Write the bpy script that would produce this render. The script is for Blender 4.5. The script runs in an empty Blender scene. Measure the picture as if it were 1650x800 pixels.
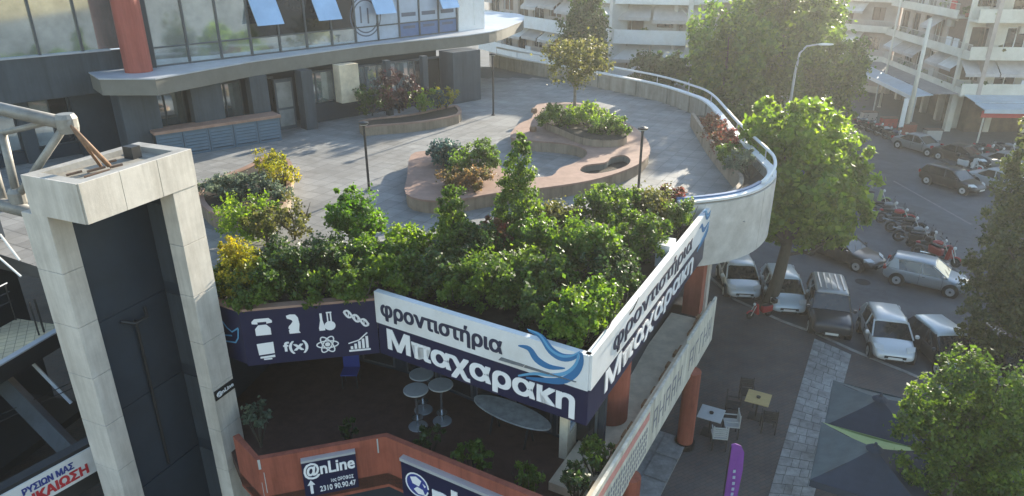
import bpy, bmesh, math, random
import numpy as np
from mathutils import Vector, Matrix
random.seed(7); rng = np.random.default_rng(7)
S = bpy.context.scene; COL = S.collection
R = math.radians
# ------------------------------------------------------------------ camera
FPX = 1130.0; YH = -85.0; CH = 14.0
PITCH = math.atan((400-YH)/FPX); CP, SP = math.cos(PITCH), math.sin(PITCH)
cam = bpy.data.cameras.new('camera'); camo = bpy.data.objects.new('camera', cam); COL.objects.link(camo)
camo.location = (0, 0, CH); camo.rotation_euler = (math.pi/2-PITCH, 0, 0)
cam.sensor_width = 36; cam.lens = 36*FPX/1650; cam.clip_start = .1; cam.clip_end = 2000
S.camera = camo
# ------------------------------------------------------------------ light
SUN_AZ, SUN_EL = 33.0, 16.5
w = bpy.data.worlds.new("World"); S.world = w; w.use_nodes = True
nt = w.node_tree; nt.nodes.clear()
sky = nt.nodes.new('ShaderNodeTexSky'); sky.sky_type = 'NISHITA'; sky.sun_disc = False
sky.sun_elevation = R(SUN_EL); sky.sun_rotation = R(SUN_AZ); sky.air_density = 1.2; sky.dust_density = .4; sky.ozone_density = 1.5
bg = nt.nodes.new('ShaderNodeBackground'); bg.inputs[1].default_value = .135
wo = nt.nodes.new('ShaderNodeOutputWorld'); nt.links.new(sky.outputs[0], bg.inputs[0]); nt.links.new(bg.outputs[0], wo.inputs[0])
sl = bpy.data.lights.new('sun', 'SUN'); sl.energy = 4.8; sl.angle = R(.6); sl.color = (1, .90, .72)
so = bpy.data.objects.new('sun', sl); COL.objects.link(so)
sd = Vector((math.sin(R(SUN_AZ))*math.cos(R(SUN_EL)), math.cos(R(SUN_AZ))*math.cos(R(SUN_EL)), math.sin(R(SUN_EL))))
so.rotation_euler = sd.to_track_quat('Z', 'Y').to_euler(); so.location = (30, 40, 30)
S.view_settings.view_transform = 'Standard'; S.view_settings.look = 'None'
S.view_settings.exposure = 1.46; S.view_settings.gamma = 1
S.cycles.max_bounces = 6; S.cycles.volume_bounces = 0
S.cycles.transparent_max_bounces = 12
# ------------------------------------------------------------------ geometry of the view: photo pixel -> place
def ray(x, y):
    u = (x-825)/FPX; v = (y-400)/FPX
    return (u, CP-v*SP, -(SP+v*CP))
def at(x, y, z):
    r = ray(x, y); t = (CH-z)/-r[2]; return Vector((r[0]*t, r[1]*t, z))
def atD(x, y, D):
    r = ray(x, y); t = D/r[1]; return Vector((r[0]*t, D, CH+r[2]*t))
# ------------------------------------------------------------------ materials
def _n(nt, t): return nt.nodes.new(t)
def mat(name, col, rough=.7, var=.12, scale=3.0, bump=.0, metal=0.0, col2=None, stain=0.0, spec=None, stretch=None, detail=6, coat=0, streak=0, island=0):
    m = bpy.data.materials.new(name); m.use_nodes = True; t = m.node_tree; b = t.nodes['Principled BSDF']
    b.inputs['Roughness'].default_value = rough; b.inputs['Metallic'].default_value = metal
    if spec is not None: b.inputs['Specular IOR Level'].default_value = spec
    if coat: b.inputs['Coat Weight'].default_value = coat; b.inputs['Coat Roughness'].default_value = .06
    tc = _n(t, 'ShaderNodeTexCoord'); mp = _n(t, 'ShaderNodeMapping'); t.links.new(tc.outputs['Object'], mp.inputs[0])
    if stretch: mp.inputs['Scale'].default_value = stretch
    no = _n(t, 'ShaderNodeTexNoise'); no.inputs['Scale'].default_value = scale; no.inputs['Detail'].default_value = detail
    no.inputs['Roughness'].default_value = .65
    t.links.new(mp.outputs[0], no.inputs['Vector'])
    r = _n(t, 'ShaderNodeValToRGB'); r.color_ramp.elements[0].position = .3; r.color_ramp.elements[1].position = .7
    c2 = col2 if col2 else tuple(min(1, c*(1+var)) for c in col); c1 = tuple(c*(1-var) for c in col) if not col2 else col
    r.color_ramp.elements[0].color = (*c1, 1); r.color_ramp.elements[1].color = (*c2, 1)
    t.links.new(no.outputs[0], r.inputs[0]); last = r.outputs[0]
    if stain:
        n2 = _n(t, 'ShaderNodeTexNoise'); n2.inputs['Scale'].default_value = scale*.23; n2.inputs['Detail'].default_value = 8; n2.inputs['Roughness'].default_value = .75
        mp2 = _n(t, 'ShaderNodeMapping'); mp2.inputs['Scale'].default_value = (4, 4, .35) if streak else (1, 1, 1); t.links.new(tc.outputs['Object'], mp2.inputs[0]); t.links.new(mp2.outputs[0], n2.inputs['Vector'])
        r2 = _n(t, 'ShaderNodeValToRGB'); r2.color_ramp.elements[0].position = .42; r2.color_ramp.elements[1].position = .68
        r2.color_ramp.elements[0].color = (1, 1, 1, 1); k = 1-stain; r2.color_ramp.elements[1].color = (k, k*.97, k*.93, 1)
        t.links.new(n2.outputs[0], r2.inputs[0])
        mx = _n(t, 'ShaderNodeMix'); mx.data_type = 'RGBA'; mx.blend_type = 'MULTIPLY'; mx.inputs[0].default_value = 1
        t.links.new(last, mx.inputs[6]); t.links.new(r2.outputs[0], mx.inputs[7]); last = mx.outputs[2]
    if island:
        g = _n(t, 'ShaderNodeNewGeometry'); mr = _n(t, 'ShaderNodeMapRange'); mr.inputs[3].default_value = 1-island; mr.inputs[4].default_value = 1+island*.5
        oi = _n(t, 'ShaderNodeObjectInfo'); av = _n(t, 'ShaderNodeMath'); av.operation = 'ADD'; fr2 = _n(t, 'ShaderNodeMath'); fr2.operation = 'FRACT'
        t.links.new(g.outputs['Random Per Island'], av.inputs[0]); t.links.new(oi.outputs['Random'], av.inputs[1]); t.links.new(av.outputs[0], fr2.inputs[0]); t.links.new(fr2.outputs[0], mr.inputs[0])
        m2 = _n(t, 'ShaderNodeMix'); m2.data_type = 'RGBA'; m2.blend_type = 'MULTIPLY'; m2.inputs[0].default_value = 1
        t.links.new(last, m2.inputs[6]); t.links.new(mr.outputs[0], m2.inputs[7]); last = m2.outputs[2]
    t.links.new(last, b.inputs['Base Color'])
    if bump:
        bp = _n(t, 'ShaderNodeBump'); bp.inputs['Strength'].default_value = bump; bp.inputs['Distance'].default_value = .02
        n3 = _n(t, 'ShaderNodeTexNoise'); n3.inputs['Scale'].default_value = scale*6; t.links.new(tc.outputs['Object'], n3.inputs['Vector'])
        t.links.new(n3.outputs[0], bp.inputs['Height']); t.links.new(bp.outputs[0], b.inputs['Normal'])
    m.diffuse_color = (*col, 1)
    return m
def leafmat(name, cols, trans=.45, rough=.5):
    m = bpy.data.materials.new(name); m.use_nodes = True; t = m.node_tree; b = t.nodes['Principled BSDF']; out = t.nodes['Material Output']
    g = _n(t, 'ShaderNodeNewGeometry'); tc = _n(t, 'ShaderNodeTexCoord'); no = _n(t, 'ShaderNodeTexNoise'); no.inputs['Scale'].default_value = 1.6; no.inputs['Detail'].default_value = 3
    t.links.new(tc.outputs['Object'], no.inputs['Vector'])
    ad = _n(t, 'ShaderNodeMath'); ad.operation = 'MULTIPLY_ADD'; ad.inputs[1].default_value = .45
    t.links.new(g.outputs['Random Per Island'], ad.inputs[0])
    ml = _n(t, 'ShaderNodeMath'); ml.operation = 'MULTIPLY_ADD'; ml.inputs[1].default_value = 1.5; ml.inputs[2].default_value = -.45; t.links.new(no.outputs[0], ml.inputs[0]); t.links.new(ml.outputs[0], ad.inputs[2])
    r = _n(t, 'ShaderNodeValToRGB'); r.color_ramp.elements[0].color = (*cols[0], 1); r.color_ramp.elements[1].color = (*cols[-1], 1)
    r.color_ramp.elements[0].position = .1; r.color_ramp.elements[1].position = .9
    for i, c in enumerate(cols[1:-1]):
        e = r.color_ramp.elements.new(.1+.8*(i+1)/(len(cols)-1)); e.color = (*c, 1)
    t.links.new(ad.outputs[0], r.inputs[0]); t.links.new(r.outputs[0], b.inputs['Base Color']); b.inputs['Roughness'].default_value = rough
    tr = _n(t, 'ShaderNodeBsdfTranslucent'); hs = _n(t, 'ShaderNodeHueSaturation'); hs.inputs['Value'].default_value = 2.6; hs.inputs['Saturation'].default_value = 1.1; hs.inputs['Hue'].default_value = .49
    t.links.new(r.outputs[0], hs.inputs['Color']); t.links.new(hs.outputs[0], tr.inputs[0])
    mx = _n(t, 'ShaderNodeMixShader'); mx.inputs[0].default_value = trans
    t.links.new(b.outputs[0], mx.inputs[1]); t.links.new(tr.outputs[0], mx.inputs[2]); t.links.new(mx.outputs[0], out.inputs[0])
    return m
def brickmat(name, c1, c2, mortar, scale, bw=.5, rh=.25, msize=.02, rot=0, rough=.8, offset=.5):
    m = bpy.data.materials.new(name); m.use_nodes = True; t = m.node_tree; b = t.nodes['Principled BSDF']
    tc = _n(t, 'ShaderNodeTexCoord'); mp = _n(t, 'ShaderNodeMapping'); mp.inputs['Rotation'].default_value = (0, 0, rot); t.links.new(tc.outputs['Object'], mp.inputs[0])
    br = _n(t, 'ShaderNodeTexBrick'); br.inputs['Scale'].default_value = scale; br.inputs['Brick Width'].default_value = bw; br.inputs['Row Height'].default_value = rh
    br.inputs['Mortar Size'].default_value = msize; br.inputs['Color1'].default_value = (*c1, 1); br.inputs['Color2'].default_value = (*c2, 1); br.inputs['Mortar'].default_value = (*mortar, 1); br.offset = offset
    t.links.new(mp.outputs[0], br.inputs['Vector'])
    no = _n(t, 'ShaderNodeTexNoise'); no.inputs['Scale'].default_value = .7; no.inputs['Detail'].default_value = 8; no.inputs['Roughness'].default_value = .7; t.links.new(tc.outputs['Object'], no.inputs['Vector'])
    r = _n(t, 'ShaderNodeValToRGB'); r.color_ramp.elements[0].position = .3; r.color_ramp.elements[1].position = .7; r.color_ramp.elements[0].color = (.6, .6, .62, 1); r.color_ramp.elements[1].color = (1.25, 1.2, 1.15, 1)
    t.links.new(no.outputs[0], r.inputs[0])
    mx = _n(t, 'ShaderNodeMix'); mx.data_type = 'RGBA'; mx.blend_type = 'MULTIPLY'; mx.inputs[0].default_value = 1
    t.links.new(br.outputs[0], mx.inputs[6]); t.links.new(r.outputs[0], mx.inputs[7]); t.links.new(mx.outputs[2], b.inputs['Base Color'])
    b.inputs['Roughness'].default_value = rough
    return m
M = {}
M['asphalt'] = mat('asphalt', (.10, .106, .116), .85, .16, 1.2, .3, stain=.3)
M['paver'] = brickmat('paver_brown', (.12, .096, .088), (.095, .09, .092), (.06, .06, .06), 2.2, .5, .25, .012, R(-28))
M['slab'] = mat('pale_slab', (.33, .335, .335), .85, .25, 5, .3, stain=.35, island=.22)
M['slabdark'] = mat('slab_joint', (.10, .10, .10), .9)
M['patch'] = mat('asphalt_patch', (.08, .084, .091), .85, .2, 3, .3)
M['kerb'] = mat('kerb_stone', (.3, .3, .29), .8, .2, 4, stain=.3)
M['paint'] = mat('road_paint', (.17, .17, .17), .8, .3, 6)
M['tfloor'] = mat('terrace_tile', (.27, .265, .255), .75, .12, 1.5, .1, stain=.35, island=.16)
M['tjoint'] = mat('terrace_joint', (.12, .12, .12), .9)
M['pink'] = mat('terracotta_pink', (.33, .205, .155), .8, .15, 3, stain=.25)
M['benchside'] = mat('bench_side', (.30, .23, .165), .8, .15, 3, stain=.42, streak=1)
M['conc'] = mat('concrete', (.36, .35, .33), .85, .12, 2.5, .2, stain=.3)
M['parapet'] = mat('parapet_concrete', (.30, .28, .24), .85, .15, 2.5, .2, stain=.42, streak=1)
M['white'] = mat('white_paint', (.74, .75, .76), .5, .04, 3, stain=.12)
M['rail'] = mat('white_rail', (.7, .7, .69), .6, .04, 3)
M['bluerim'] = mat('blue_rim', (.05, .13, .28), .4, .1, 3)
M['marble'] = mat('marble', (.60, .56, .505), .6, .12, 2.2, .1, stain=.3, streak=1)
M['drum'] = mat('drum_concrete', (.62, .59, .55), .7, .14, 1.6, .15, stain=.35)
M['marbled'] = mat('marble_joint', (.4, .375, .34), .8)
M['navy'] = mat('navy_sign', (.012, .014, .05), .35, .1, 2)
M['navyd'] = mat('navy_cladding', (.026, .038, .055), .45, .12, 2, stain=.15)
M['slate'] = mat('slate_cladding', (.055, .07, .088), .55, .1, 2, stain=.42, streak=1)
M['orange'] = mat('orange_render', (.32, .09, .055), .8, .12, 3, .2, stain=.42, streak=1)
M['redcol'] = mat('red_column', (.36, .10, .075), .7, .06, 2, stain=.42, streak=1)
M['fascia'] = mat('grey_fascia', (.17, .165, .145), .7, .08, 2, stain=.15)
M['ledgetop'] = mat('ledge_top', (.42, .45, .50), .5, .08, 2, stain=.2)
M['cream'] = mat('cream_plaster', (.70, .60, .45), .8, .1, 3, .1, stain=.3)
M['oldsign'] = mat('old_sign_panel', (.66, .64, .55), .7, .08, 3, stain=.42, streak=1)
M['fade'] = mat('faded_letters', (.24, .24, .26), .7, .2, 8)
M['fadered'] = mat('faded_red', (.6, .28, .24), .7, .2, 8)
M['letter'] = mat('letter_white', (.85, .85, .86), .5, .02)
M['letterk'] = mat('letter_dark', (.02, .025, .06), .5, .02)
M['sblue'] = mat('stroke_blue', (.03, .16, .36), .5, .05)
M['sblue2'] = mat('stroke_pale_blue', (.12, .35, .58), .5, .05)
M['letterred'] = mat('letter_red', (.5, .03, .04), .5, .02)
M['letterblue'] = mat('letter_blue', (.03, .05, .25), .5, .02)
M['dark'] = mat('dark_metal', (.02, .021, .023), .5, .1)
M['darkfloor'] = mat('dark_floor', (.085, .045, .034), .8, .25, 4)
M['black'] = mat('black_plastic', (.012, .012, .013), .45, .1)
M['tyre'] = mat('tyre_rubber', (.014, .014, .014), .85, .1)
M['steel'] = mat('steel_pipe', (.30, .29, .27), .55, .15, 5, metal=.3, stain=.35)
M['rust'] = mat('rusty_bar', (.22, .13, .08), .75, .3, 9)
M['chrome'] = mat('bright_metal', (.6, .6, .6), .25, .05, metal=.9)
M['alu'] = mat('table_top_metal', (.42, .44, .45), .4, .1, 4, metal=.3)
M['galv'] = mat('galvanised', (.5, .51, .52), .5, .08, metal=.3)
M['glassdark'] = mat('dark_glass', (.018, .022, .026), .06, .2, 1, spec=.8)
M['glassrefl'] = mat('mirror_glass', (.55, .6, .6), .05, .25, .9, metal=.75)
M['glassblue'] = mat('blue_sash_glass', (.36, .5, .66), .12, .15, .8, metal=.4)
M['decal'] = mat('window_film', (.36, .43, .54), .4, .1, 2)
M['decald'] = mat('window_film_dark', (.09, .15, .30), .4, .1, 2)
M['decalg'] = mat('window_print_grey', (.10, .12, .17), .5, .1, 2)
M['frame'] = mat('grey_frame', (.08, .09, .1), .5, .1)
M['door'] = mat('pale_door_glass', (.33, .34, .33), .2, .2, 2, metal=.3)
M['louver'] = mat('louver_blue', (.085, .13, .175), .5, .1)
M['wall'] = mat('white_render', (.60, .58, .56), .85, .06, 1.2, stain=.2)
M['wallp'] = mat('pinkish_render', (.47, .40, .36), .85, .08, 1.2, stain=.25)
M['wallc'] = mat('cream_render', (.66, .63, .55), .85, .06, 1.2, stain=.2)
M['wood'] = mat('brown_shutter', (.16, .10, .075), .7, .2, 4)
M['curt'] = mat('pale_shutter', (.44, .41, .37), .8, .1, 3)
M['awn'] = mat('awning_cloth', (.48, .45, .44), .9, .1, 2, stain=.2)
M['awnw'] = mat('awning_pale', (.66, .66, .66), .9, .06, 2, stain=.2)
M['canopy'] = mat('canopy_sheet', (.50, .56, .62), .5, .08, 2, stain=.15)
M['roofslab'] = mat('roof_sheet', (.30, .27, .26), .8, .15, 2, stain=.3)
M['redawn'] = mat('red_valance', (.45, .05, .04), .8, .15, 3)
M['shop'] = mat('shop_interior', (.10, .07, .045), .7, .4, 2)
M['soil'] = mat('soil', (.035, .026, .018), .95, .4, 6, .5)
M['bark'] = mat('bark', (.075, .066, .05), .9, .3, 8, .8, stretch=(1, 1, .25))
M['barkg'] = mat('grey_bark', (.2, .17, .14), .9, .3, 8, .6)
M['yellowfloor'] = brickmat('yellow_tiles', (.66, .57, .36), (.56, .49, .33), (.3, .25, .17), 2.5, .5, .5, .02, R(-28), offset=0)
M['wine'] = mat('parasol_navy', (.03, .04, .06), .9, .15, 3)
M['parg'] = mat('parasol_grey', (.10, .125, .13), .9, .15, 3)
M['parl'] = mat('parasol_lime', (.28, .36, .16), .9, .1, 3)
M['purple'] = mat('purple_cloth', (.20, .05, .30), .8, .1, 3)
M['ytable'] = mat('yellow_wood', (.48, .36, .16), .6, .15, 5, stretch=(1, 6, 1))
M['wtable'] = mat('pale_table', (.42, .44, .44), .6, .1)
M['chair'] = mat('dark_wicker', (.03, .028, .028), .8, .2, 20)
M['stone'] = mat('grey_marble_top', (.33, .34, .34), .35, .3, 5, stain=.3)
def paint(name, c, coat=.6): return mat(name, c, .35, .03, 1, coat=coat, metal=.15, stain=.06)
M['carwhite'] = paint('car_white', (.62, .65, .68)); M['carsilver'] = paint('car_silver', (.36, .39, .42)); M['cardark'] = paint('car_dark', (.03, .034, .042))
M['carblack'] = paint('car_black', (.012, .012, .014)); M['cargrey'] = paint('car_grey', (.22, .235, .25)); M['carblueg'] = paint('car_blue_white', (.52, .6, .66))
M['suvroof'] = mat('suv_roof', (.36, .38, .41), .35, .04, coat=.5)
M['lamp'] = mat('lamp_lens', (.65, .66, .66), .15, .05); M['tail'] = mat('tail_lens', (.35, .02, .02), .2, .05); M['plate'] = mat('number_plate', (.7, .7, .68), .5, .02)
M['bikered'] = paint('bike_red', (.35, .015, .02)); M['bikeblack'] = paint('bike_black', (.015, .015, .017)); M['bikegrey'] = paint('bike_grey', (.2, .21, .22)); M['bikeblue'] = paint('bike_blue', (.03, .05, .12)); M['bikelime'] = paint('bike_lime', (.25, .35, .12)); M['bikewhite'] = paint('bike_white', (.6, .6, .6))
M['lf_hedge'] = leafmat('leaf_hedge', [(.03, .06, .012), (.06, .11, .018), (.12, .18, .025)])
M['lf_dark'] = leafmat('leaf_dark', [(.018, .04, .012), (.035, .07, .016), (.07, .11, .022)], .35)
M['lf_bright'] = leafmat('leaf_bright', [(.06, .12, .012), (.105, .175, .02), (.18, .25, .035)], .5)
M['lf_fresh'] = leafmat('leaf_fresh', [(.035, .08, .012), (.07, .135, .018), (.14, .21, .025)], .45)
M['lf_vivid'] = leafmat('leaf_vivid', [(.03, .08, .01), (.055, .125, .015), (.09, .17, .02)], .45)
M['lf_yellow'] = leafmat('leaf_yellow', [(.08, .12, .015), (.2, .2, .02), (.34, .28, .03)], .45)
M['lf_grey'] = leafmat('leaf_grey', [(.05, .075, .05), (.09, .12, .08), (.14, .17, .11)], .35)
M['lf_blue'] = leafmat('leaf_blue', [(.02, .05, .045), (.035, .08, .07), (.06, .11, .09)], .3)
M['lf_olive'] = leafmat('leaf_olive', [(.045, .055, .016), (.08, .09, .025), (.13, .12, .035)], .45)
M['lf_red'] = leafmat('leaf_red', [(.07, .025, .02), (.15, .045, .03), (.10, .09, .03)], .4)
M['lf_plum'] = leafmat('leaf_plum', [(.02, .01, .012), (.035, .015, .018), (.05, .03, .02)], .3)
M['lf_autumn'] = leafmat('leaf_autumn', [(.07, .08, .03), (.14, .10, .04), (.20, .12, .06)], .45)
M['lf_cyp'] = leafmat('leaf_cypress', [(.025, .04, .012), (.045, .065, .018), (.10, .115, .03)], .35)
# ------------------------------------------------------------------ mesh helpers
class MB:
    def __init__(s): s.v = []; s.f = []
    def add(s, v, f):
        k = len(s.v); s.v += [tuple(p) for p in v]; s.f += [tuple(i+k for i in q) for q in f]; return s
    def hexa(s, p):   # 8 corners: bottom 4 (ccw), top 4
        return s.add(p, [(3, 2, 1, 0), (4, 5, 6, 7), (0, 1, 5, 4), (1, 2, 6, 5), (2, 3, 7, 6), (3, 0, 4, 7)])
    def box(s, x0, x1, y0, y1, z0, z1):
        return s.hexa([(x0, y0, z0), (x1, y0, z0), (x1, y1, z0), (x0, y1, z0), (x0, y0, z1), (x1, y0, z1), (x1, y1, z1), (x0, y1, z1)])
    def fbox(s, fr, u0, u1, n0, n1, z0, z1):
        return s.hexa([fr(u0, n1, z0), fr(u1, n1, z0), fr(u1, n0, z0), fr(u0, n0, z0), fr(u0, n1, z1), fr(u1, n1, z1), fr(u1, n0, z1), fr(u0, n0, z1)])
    def prism(s, poly, z0, z1, cap=True):
        n = len(poly); a = sum(poly[i][0]*poly[(i+1) % n][1]-poly[(i+1) % n][0]*poly[i][1] for i in range(n))
        if a < 0: poly = poly[::-1]
        v = [(p[0], p[1], z0) for p in poly]+[(p[0], p[1], z1) for p in poly]
        f = [(i, (i+1) % n, n+(i+1) % n, n+i) for i in range(n)]
        if cap: f += [tuple(range(n, 2*n)), tuple(range(n-1, -1, -1))]
        return s.add(v, f)
    def tube(s, pts, r, n=8, cap=True):
        pts = [Vector(p) for p in pts]; rs = r if isinstance(r, (list, tuple)) else [r]*len(pts)
        k = len(s.v); up = None
        for i, p in enumerate(pts):
            d = (pts[min(i+1, len(pts)-1)]-pts[max(i-1, 0)]).normalized()
            if up is None: up = Vector((0, 0, 1)) if abs(d.z) < .9 else Vector((1, 0, 0))
            a = d.cross(up).normalized(); up2 = a.cross(d); up = up2
            for j in range(n):
                t = 2*math.pi*j/n; s.v.append(tuple(p+(a*math.cos(t)+up2*math.sin(t))*rs[i]))
        for i in range(len(pts)-1):
            for j in range(n):
                a0 = k+i*n+j; b0 = k+i*n+(j+1) % n; s.f.append((a0, b0, b0+n, a0+n))
        if cap: s.f.append(tuple(k+j for j in range(n))); s.f.append(tuple(k+(len(pts)-1)*n+j for j in range(n-1, -1, -1)))
        return s
    def lathe(s, c, prof, n=20):
        k = len(s.v)
        for (r, z) in prof:
            for j in range(n): t = 2*math.pi*j/n; s.v.append((c[0]+r*math.cos(t), c[1]+r*math.sin(t), c[2]+z))
        for i in range(len(prof)-1):
            for j in range(n): a = k+i*n+j; b = k+i*n+(j+1) % n; s.f.append((a, b, b+n, a+n))
        s.f.append(tuple(k+j for j in range(n-1, -1, -1))); s.f.append(tuple(k+(len(prof)-1)*n+j for j in range(n)))
        return s
    def sweep(s, path, sec, closed=False):   # path: 3d points, sec: (out, z) offsets; out = right-hand side
        path = [Vector(p) for p in path]; m = len(sec); k = len(s.v)
        for i, p in enumerate(path):
            d = path[min(i+1, len(path)-1)]-path[max(i-1, 0)]; d.z = 0; d.normalize(); o = Vector((d.y, -d.x, 0))
            for (a, z) in sec: s.v.append(tuple(p+o*a+Vector((0, 0, z))))
        for i in range(len(path)-1):
            for j in range(m):
                a = k+i*m+j; b = k+i*m+(j+1) % m; s.f.append((a, a+m, b+m, b))
        s.f.append(tuple(k+j for j in range(m))); s.f.append(tuple(k+(len(path)-1)*m+j for j in range(m-1, -1, -1)))
        return s
    def build(s, name, m, parent=None, smooth=False, stuff=False, bevel=0, struct=False):
        me = bpy.data.meshes.new(name); me.from_pydata(s.v, [], s.f); me.materials.append(m); me.validate()
        bm = bmesh.new(); bm.from_mesh(me); bmesh.ops.recalc_face_normals(bm, faces=bm.faces)
        if bevel: bmesh.ops.bevel(bm, geom=list(bm.edges), offset=bevel, segments=1, affect='EDGES', clamp_overlap=True)
        bm.to_mesh(me); bm.free()
        if smooth: me.polygons.foreach_set('use_smooth', [True]*len(me.polygons))
        return link(name, me, parent, stuff, struct)
def link(name, me, parent=None, stuff=False, struct=False):
    o = bpy.data.objects.new(name, me); COL.objects.link(o)
    if parent:
        o.parent = parent; wl = Vector(parent.get('_w', (0, 0, 0)))
        if wl.length: o.matrix_parent_inverse = Matrix.Translation(-wl) if parent.type == 'EMPTY' else Matrix()
    if stuff: o['kind'] = 'stuff'
    if struct: o['kind'] = 'structure'
    return o
ROOTS = []
def thing(name, label, cat, loc=(0, 0, 0), group=None):
    o = bpy.data.objects.new(name, None); COL.objects.link(o); o.location = loc; o['_w'] = tuple(loc); o.empty_display_size = .3
    o['label'] = label; o['category'] = cat
    if group: o['group'] = group
    ROOTS.append(o)
    return o
def tag(o, label, cat, group=None):
    o['label'] = label; o['category'] = cat
    if group: o['group'] = group
    return o
def lab(o, l): o['label'] = l; return o
def kids(o): return [c for c in bpy.data.objects if c.parent == o]
def dup(root, loc, rz, label, group=None, repl=None, scale=1):
    def cp(o, par):
        c = o.copy(); COL.objects.link(c); c.parent = par
        if repl and o.type == 'MESH' and o.data.materials[0] and o.data.materials[0].name in repl:
            c.data = c.data.copy(); c.data.materials[0] = repl[o.data.materials[0].name]
        for ch in kidmap.get(o.name, []): cp(ch, c)
        return c
    kidmap = {}
    for o in bpy.data.objects:
        if o.parent: kidmap.setdefault(o.parent.name, []).append(o)
    r = cp(root, None); r.location = loc; r.rotation_euler = (0, 0, rz); r['label'] = label; r.scale = (scale,)*3
    if group: r['group'] = group
    return r
def frame(P, Q):
    P = Vector((P[0], P[1])); Q = Vector((Q[0], Q[1])); d = Q-P; L = d.length; u = d/L; n = Vector((u.y, -u.x))
    def fr(a, b, z): q = P+u*a+n*b; return (q.x, q.y, z)
    fr.L = L; fr.u = u; fr.n = n; fr.P = P
    return fr
def onplane(fr, x, y, b=0):   # photo pixel -> (u, z) on the vertical plane of a frame
    r = ray(x, y); P = fr.P+fr.n*b; n = fr.n
    t = (P.x*n.x+P.y*n.y)/(r[0]*n.x+r[1]*n.y); X = Vector((r[0]*t, r[1]*t)); return ((X-P).dot(fr.u), CH+r[2]*t)
def text(name, body, fr, u0, u1, z0, z1, b, m, parent, bold=.02, ext=.012, z0b=None, shear=0):
    cu = bpy.data.curves.new(name, 'FONT'); cu.body = body; cu.extrude = .01; cu.offset = .004; cu.resolution_u = 3
    ob = bpy.data.objects.new('tmp', cu); COL.objects.link(ob); dg = bpy.context.evaluated_depsgraph_get(); dg.update()
    me = bpy.data.meshes.new_from_object(ob.evaluated_get(dg)); bpy.data.objects.remove(ob)
    n = len(me.vertices); co = np.zeros(n*3); me.vertices.foreach_get('co', co); co = co.reshape(-1, 3)
    mn, mx = co.min(0), co.max(0); sx = (u1-u0)/(mx[0]-mn[0]); sy = (z1-z0)/(mx[1]-mn[1])
    F = [tuple(p.vertices) for p in me.polygons]; mb = MB(); k_ = 0
    for (da, dz) in ([(0, 0)] if bold < .012 else [(0, 0), (bold, 0), (0, bold*.6), (bold, bold*.6), (bold*.5, bold*.3)]):
        V = [fr(u0+(co[i, 0]-mn[0])*sx+(da-bold*.5)*(z1-z0), b+(co[i, 2]-mn[2])/(mx[2]-mn[2]+1e-9)*ext+k_*.0012, z0+(co[i, 1]-mn[1])*sy+(dz-bold*.3)*(z1-z0)) for i in range(n)]
        mb.add(V, F); k_ += 1
    me2 = bpy.data.meshes.new(name); me2.from_pydata(mb.v, [], mb.f); me2.materials.append(m); bpy.data.meshes.remove(me)
    return link(name, me2, parent)
def plate(name, polys, fr, b, ext, m, parent):   # flat cut-out shapes on a frame, polys in (u, z)
    mb = MB()
    for p in polys:
        n = len(p); v = [fr(a, b, z) for a, z in p]+[fr(a, b+ext, z) for a, z in p]
        mb.add(v, [tuple(range(n)), tuple(range(2*n-1, n-1, -1))]+[(i, (i+1) % n, n+(i+1) % n, n+i) for i in range(n)])
    return mb.build(name, m, parent)
def stroke(pts, ws):   # ribbon polygon from centre line
    n = len(pts); L = []; Rr = []
    for i in range(n):
        a = pts[max(0, i-1)]; c = pts[min(n-1, i+1)]; dx, dy = c[0]-a[0], c[1]-a[1]; l = math.hypot(dx, dy) or 1
        h = ws[i]/2; L.append((pts[i][0]-dy/l*h, pts[i][1]+dx/l*h)); Rr.append((pts[i][0]+dy/l*h, pts[i][1]-dx/l*h))
    return [[L[i], L[i+1], Rr[i+1], Rr[i]] for i in range(n-1)]
def spline(pts, k=5):
    out = []; n = len(pts)
    for i in range(n-1):
        p0, p1, p2, p3 = [Vector(pts[max(0, min(n-1, j))]) for j in (i-1, i, i+1, i+2)]
        for q in range(k):
            t = q/k; out.append(.5*((2*p1)+(-p0+p2)*t+(2*p0-5*p1+4*p2-p3)*t*t+(-p0+3*p1-3*p2+p3)*t**3))
    out.append(Vector(pts[-1])); return out
def smoothpoly(pts, k=4):
    n = len(pts); out = []
    for i in range(n):
        p0, p1, p2, p3 = [Vector(pts[(i+j) % n]) for j in (-1, 0, 1, 2)]
        for q in range(k):
            t = q/k; out.append(.5*((2*p1)+(-p0+p2)*t+(2*p0-5*p1+4*p2-p3)*t*t+(-p0+3*p1-3*p2+p3)*t**3))
    return [(p.x, p.y) for p in out]
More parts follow.
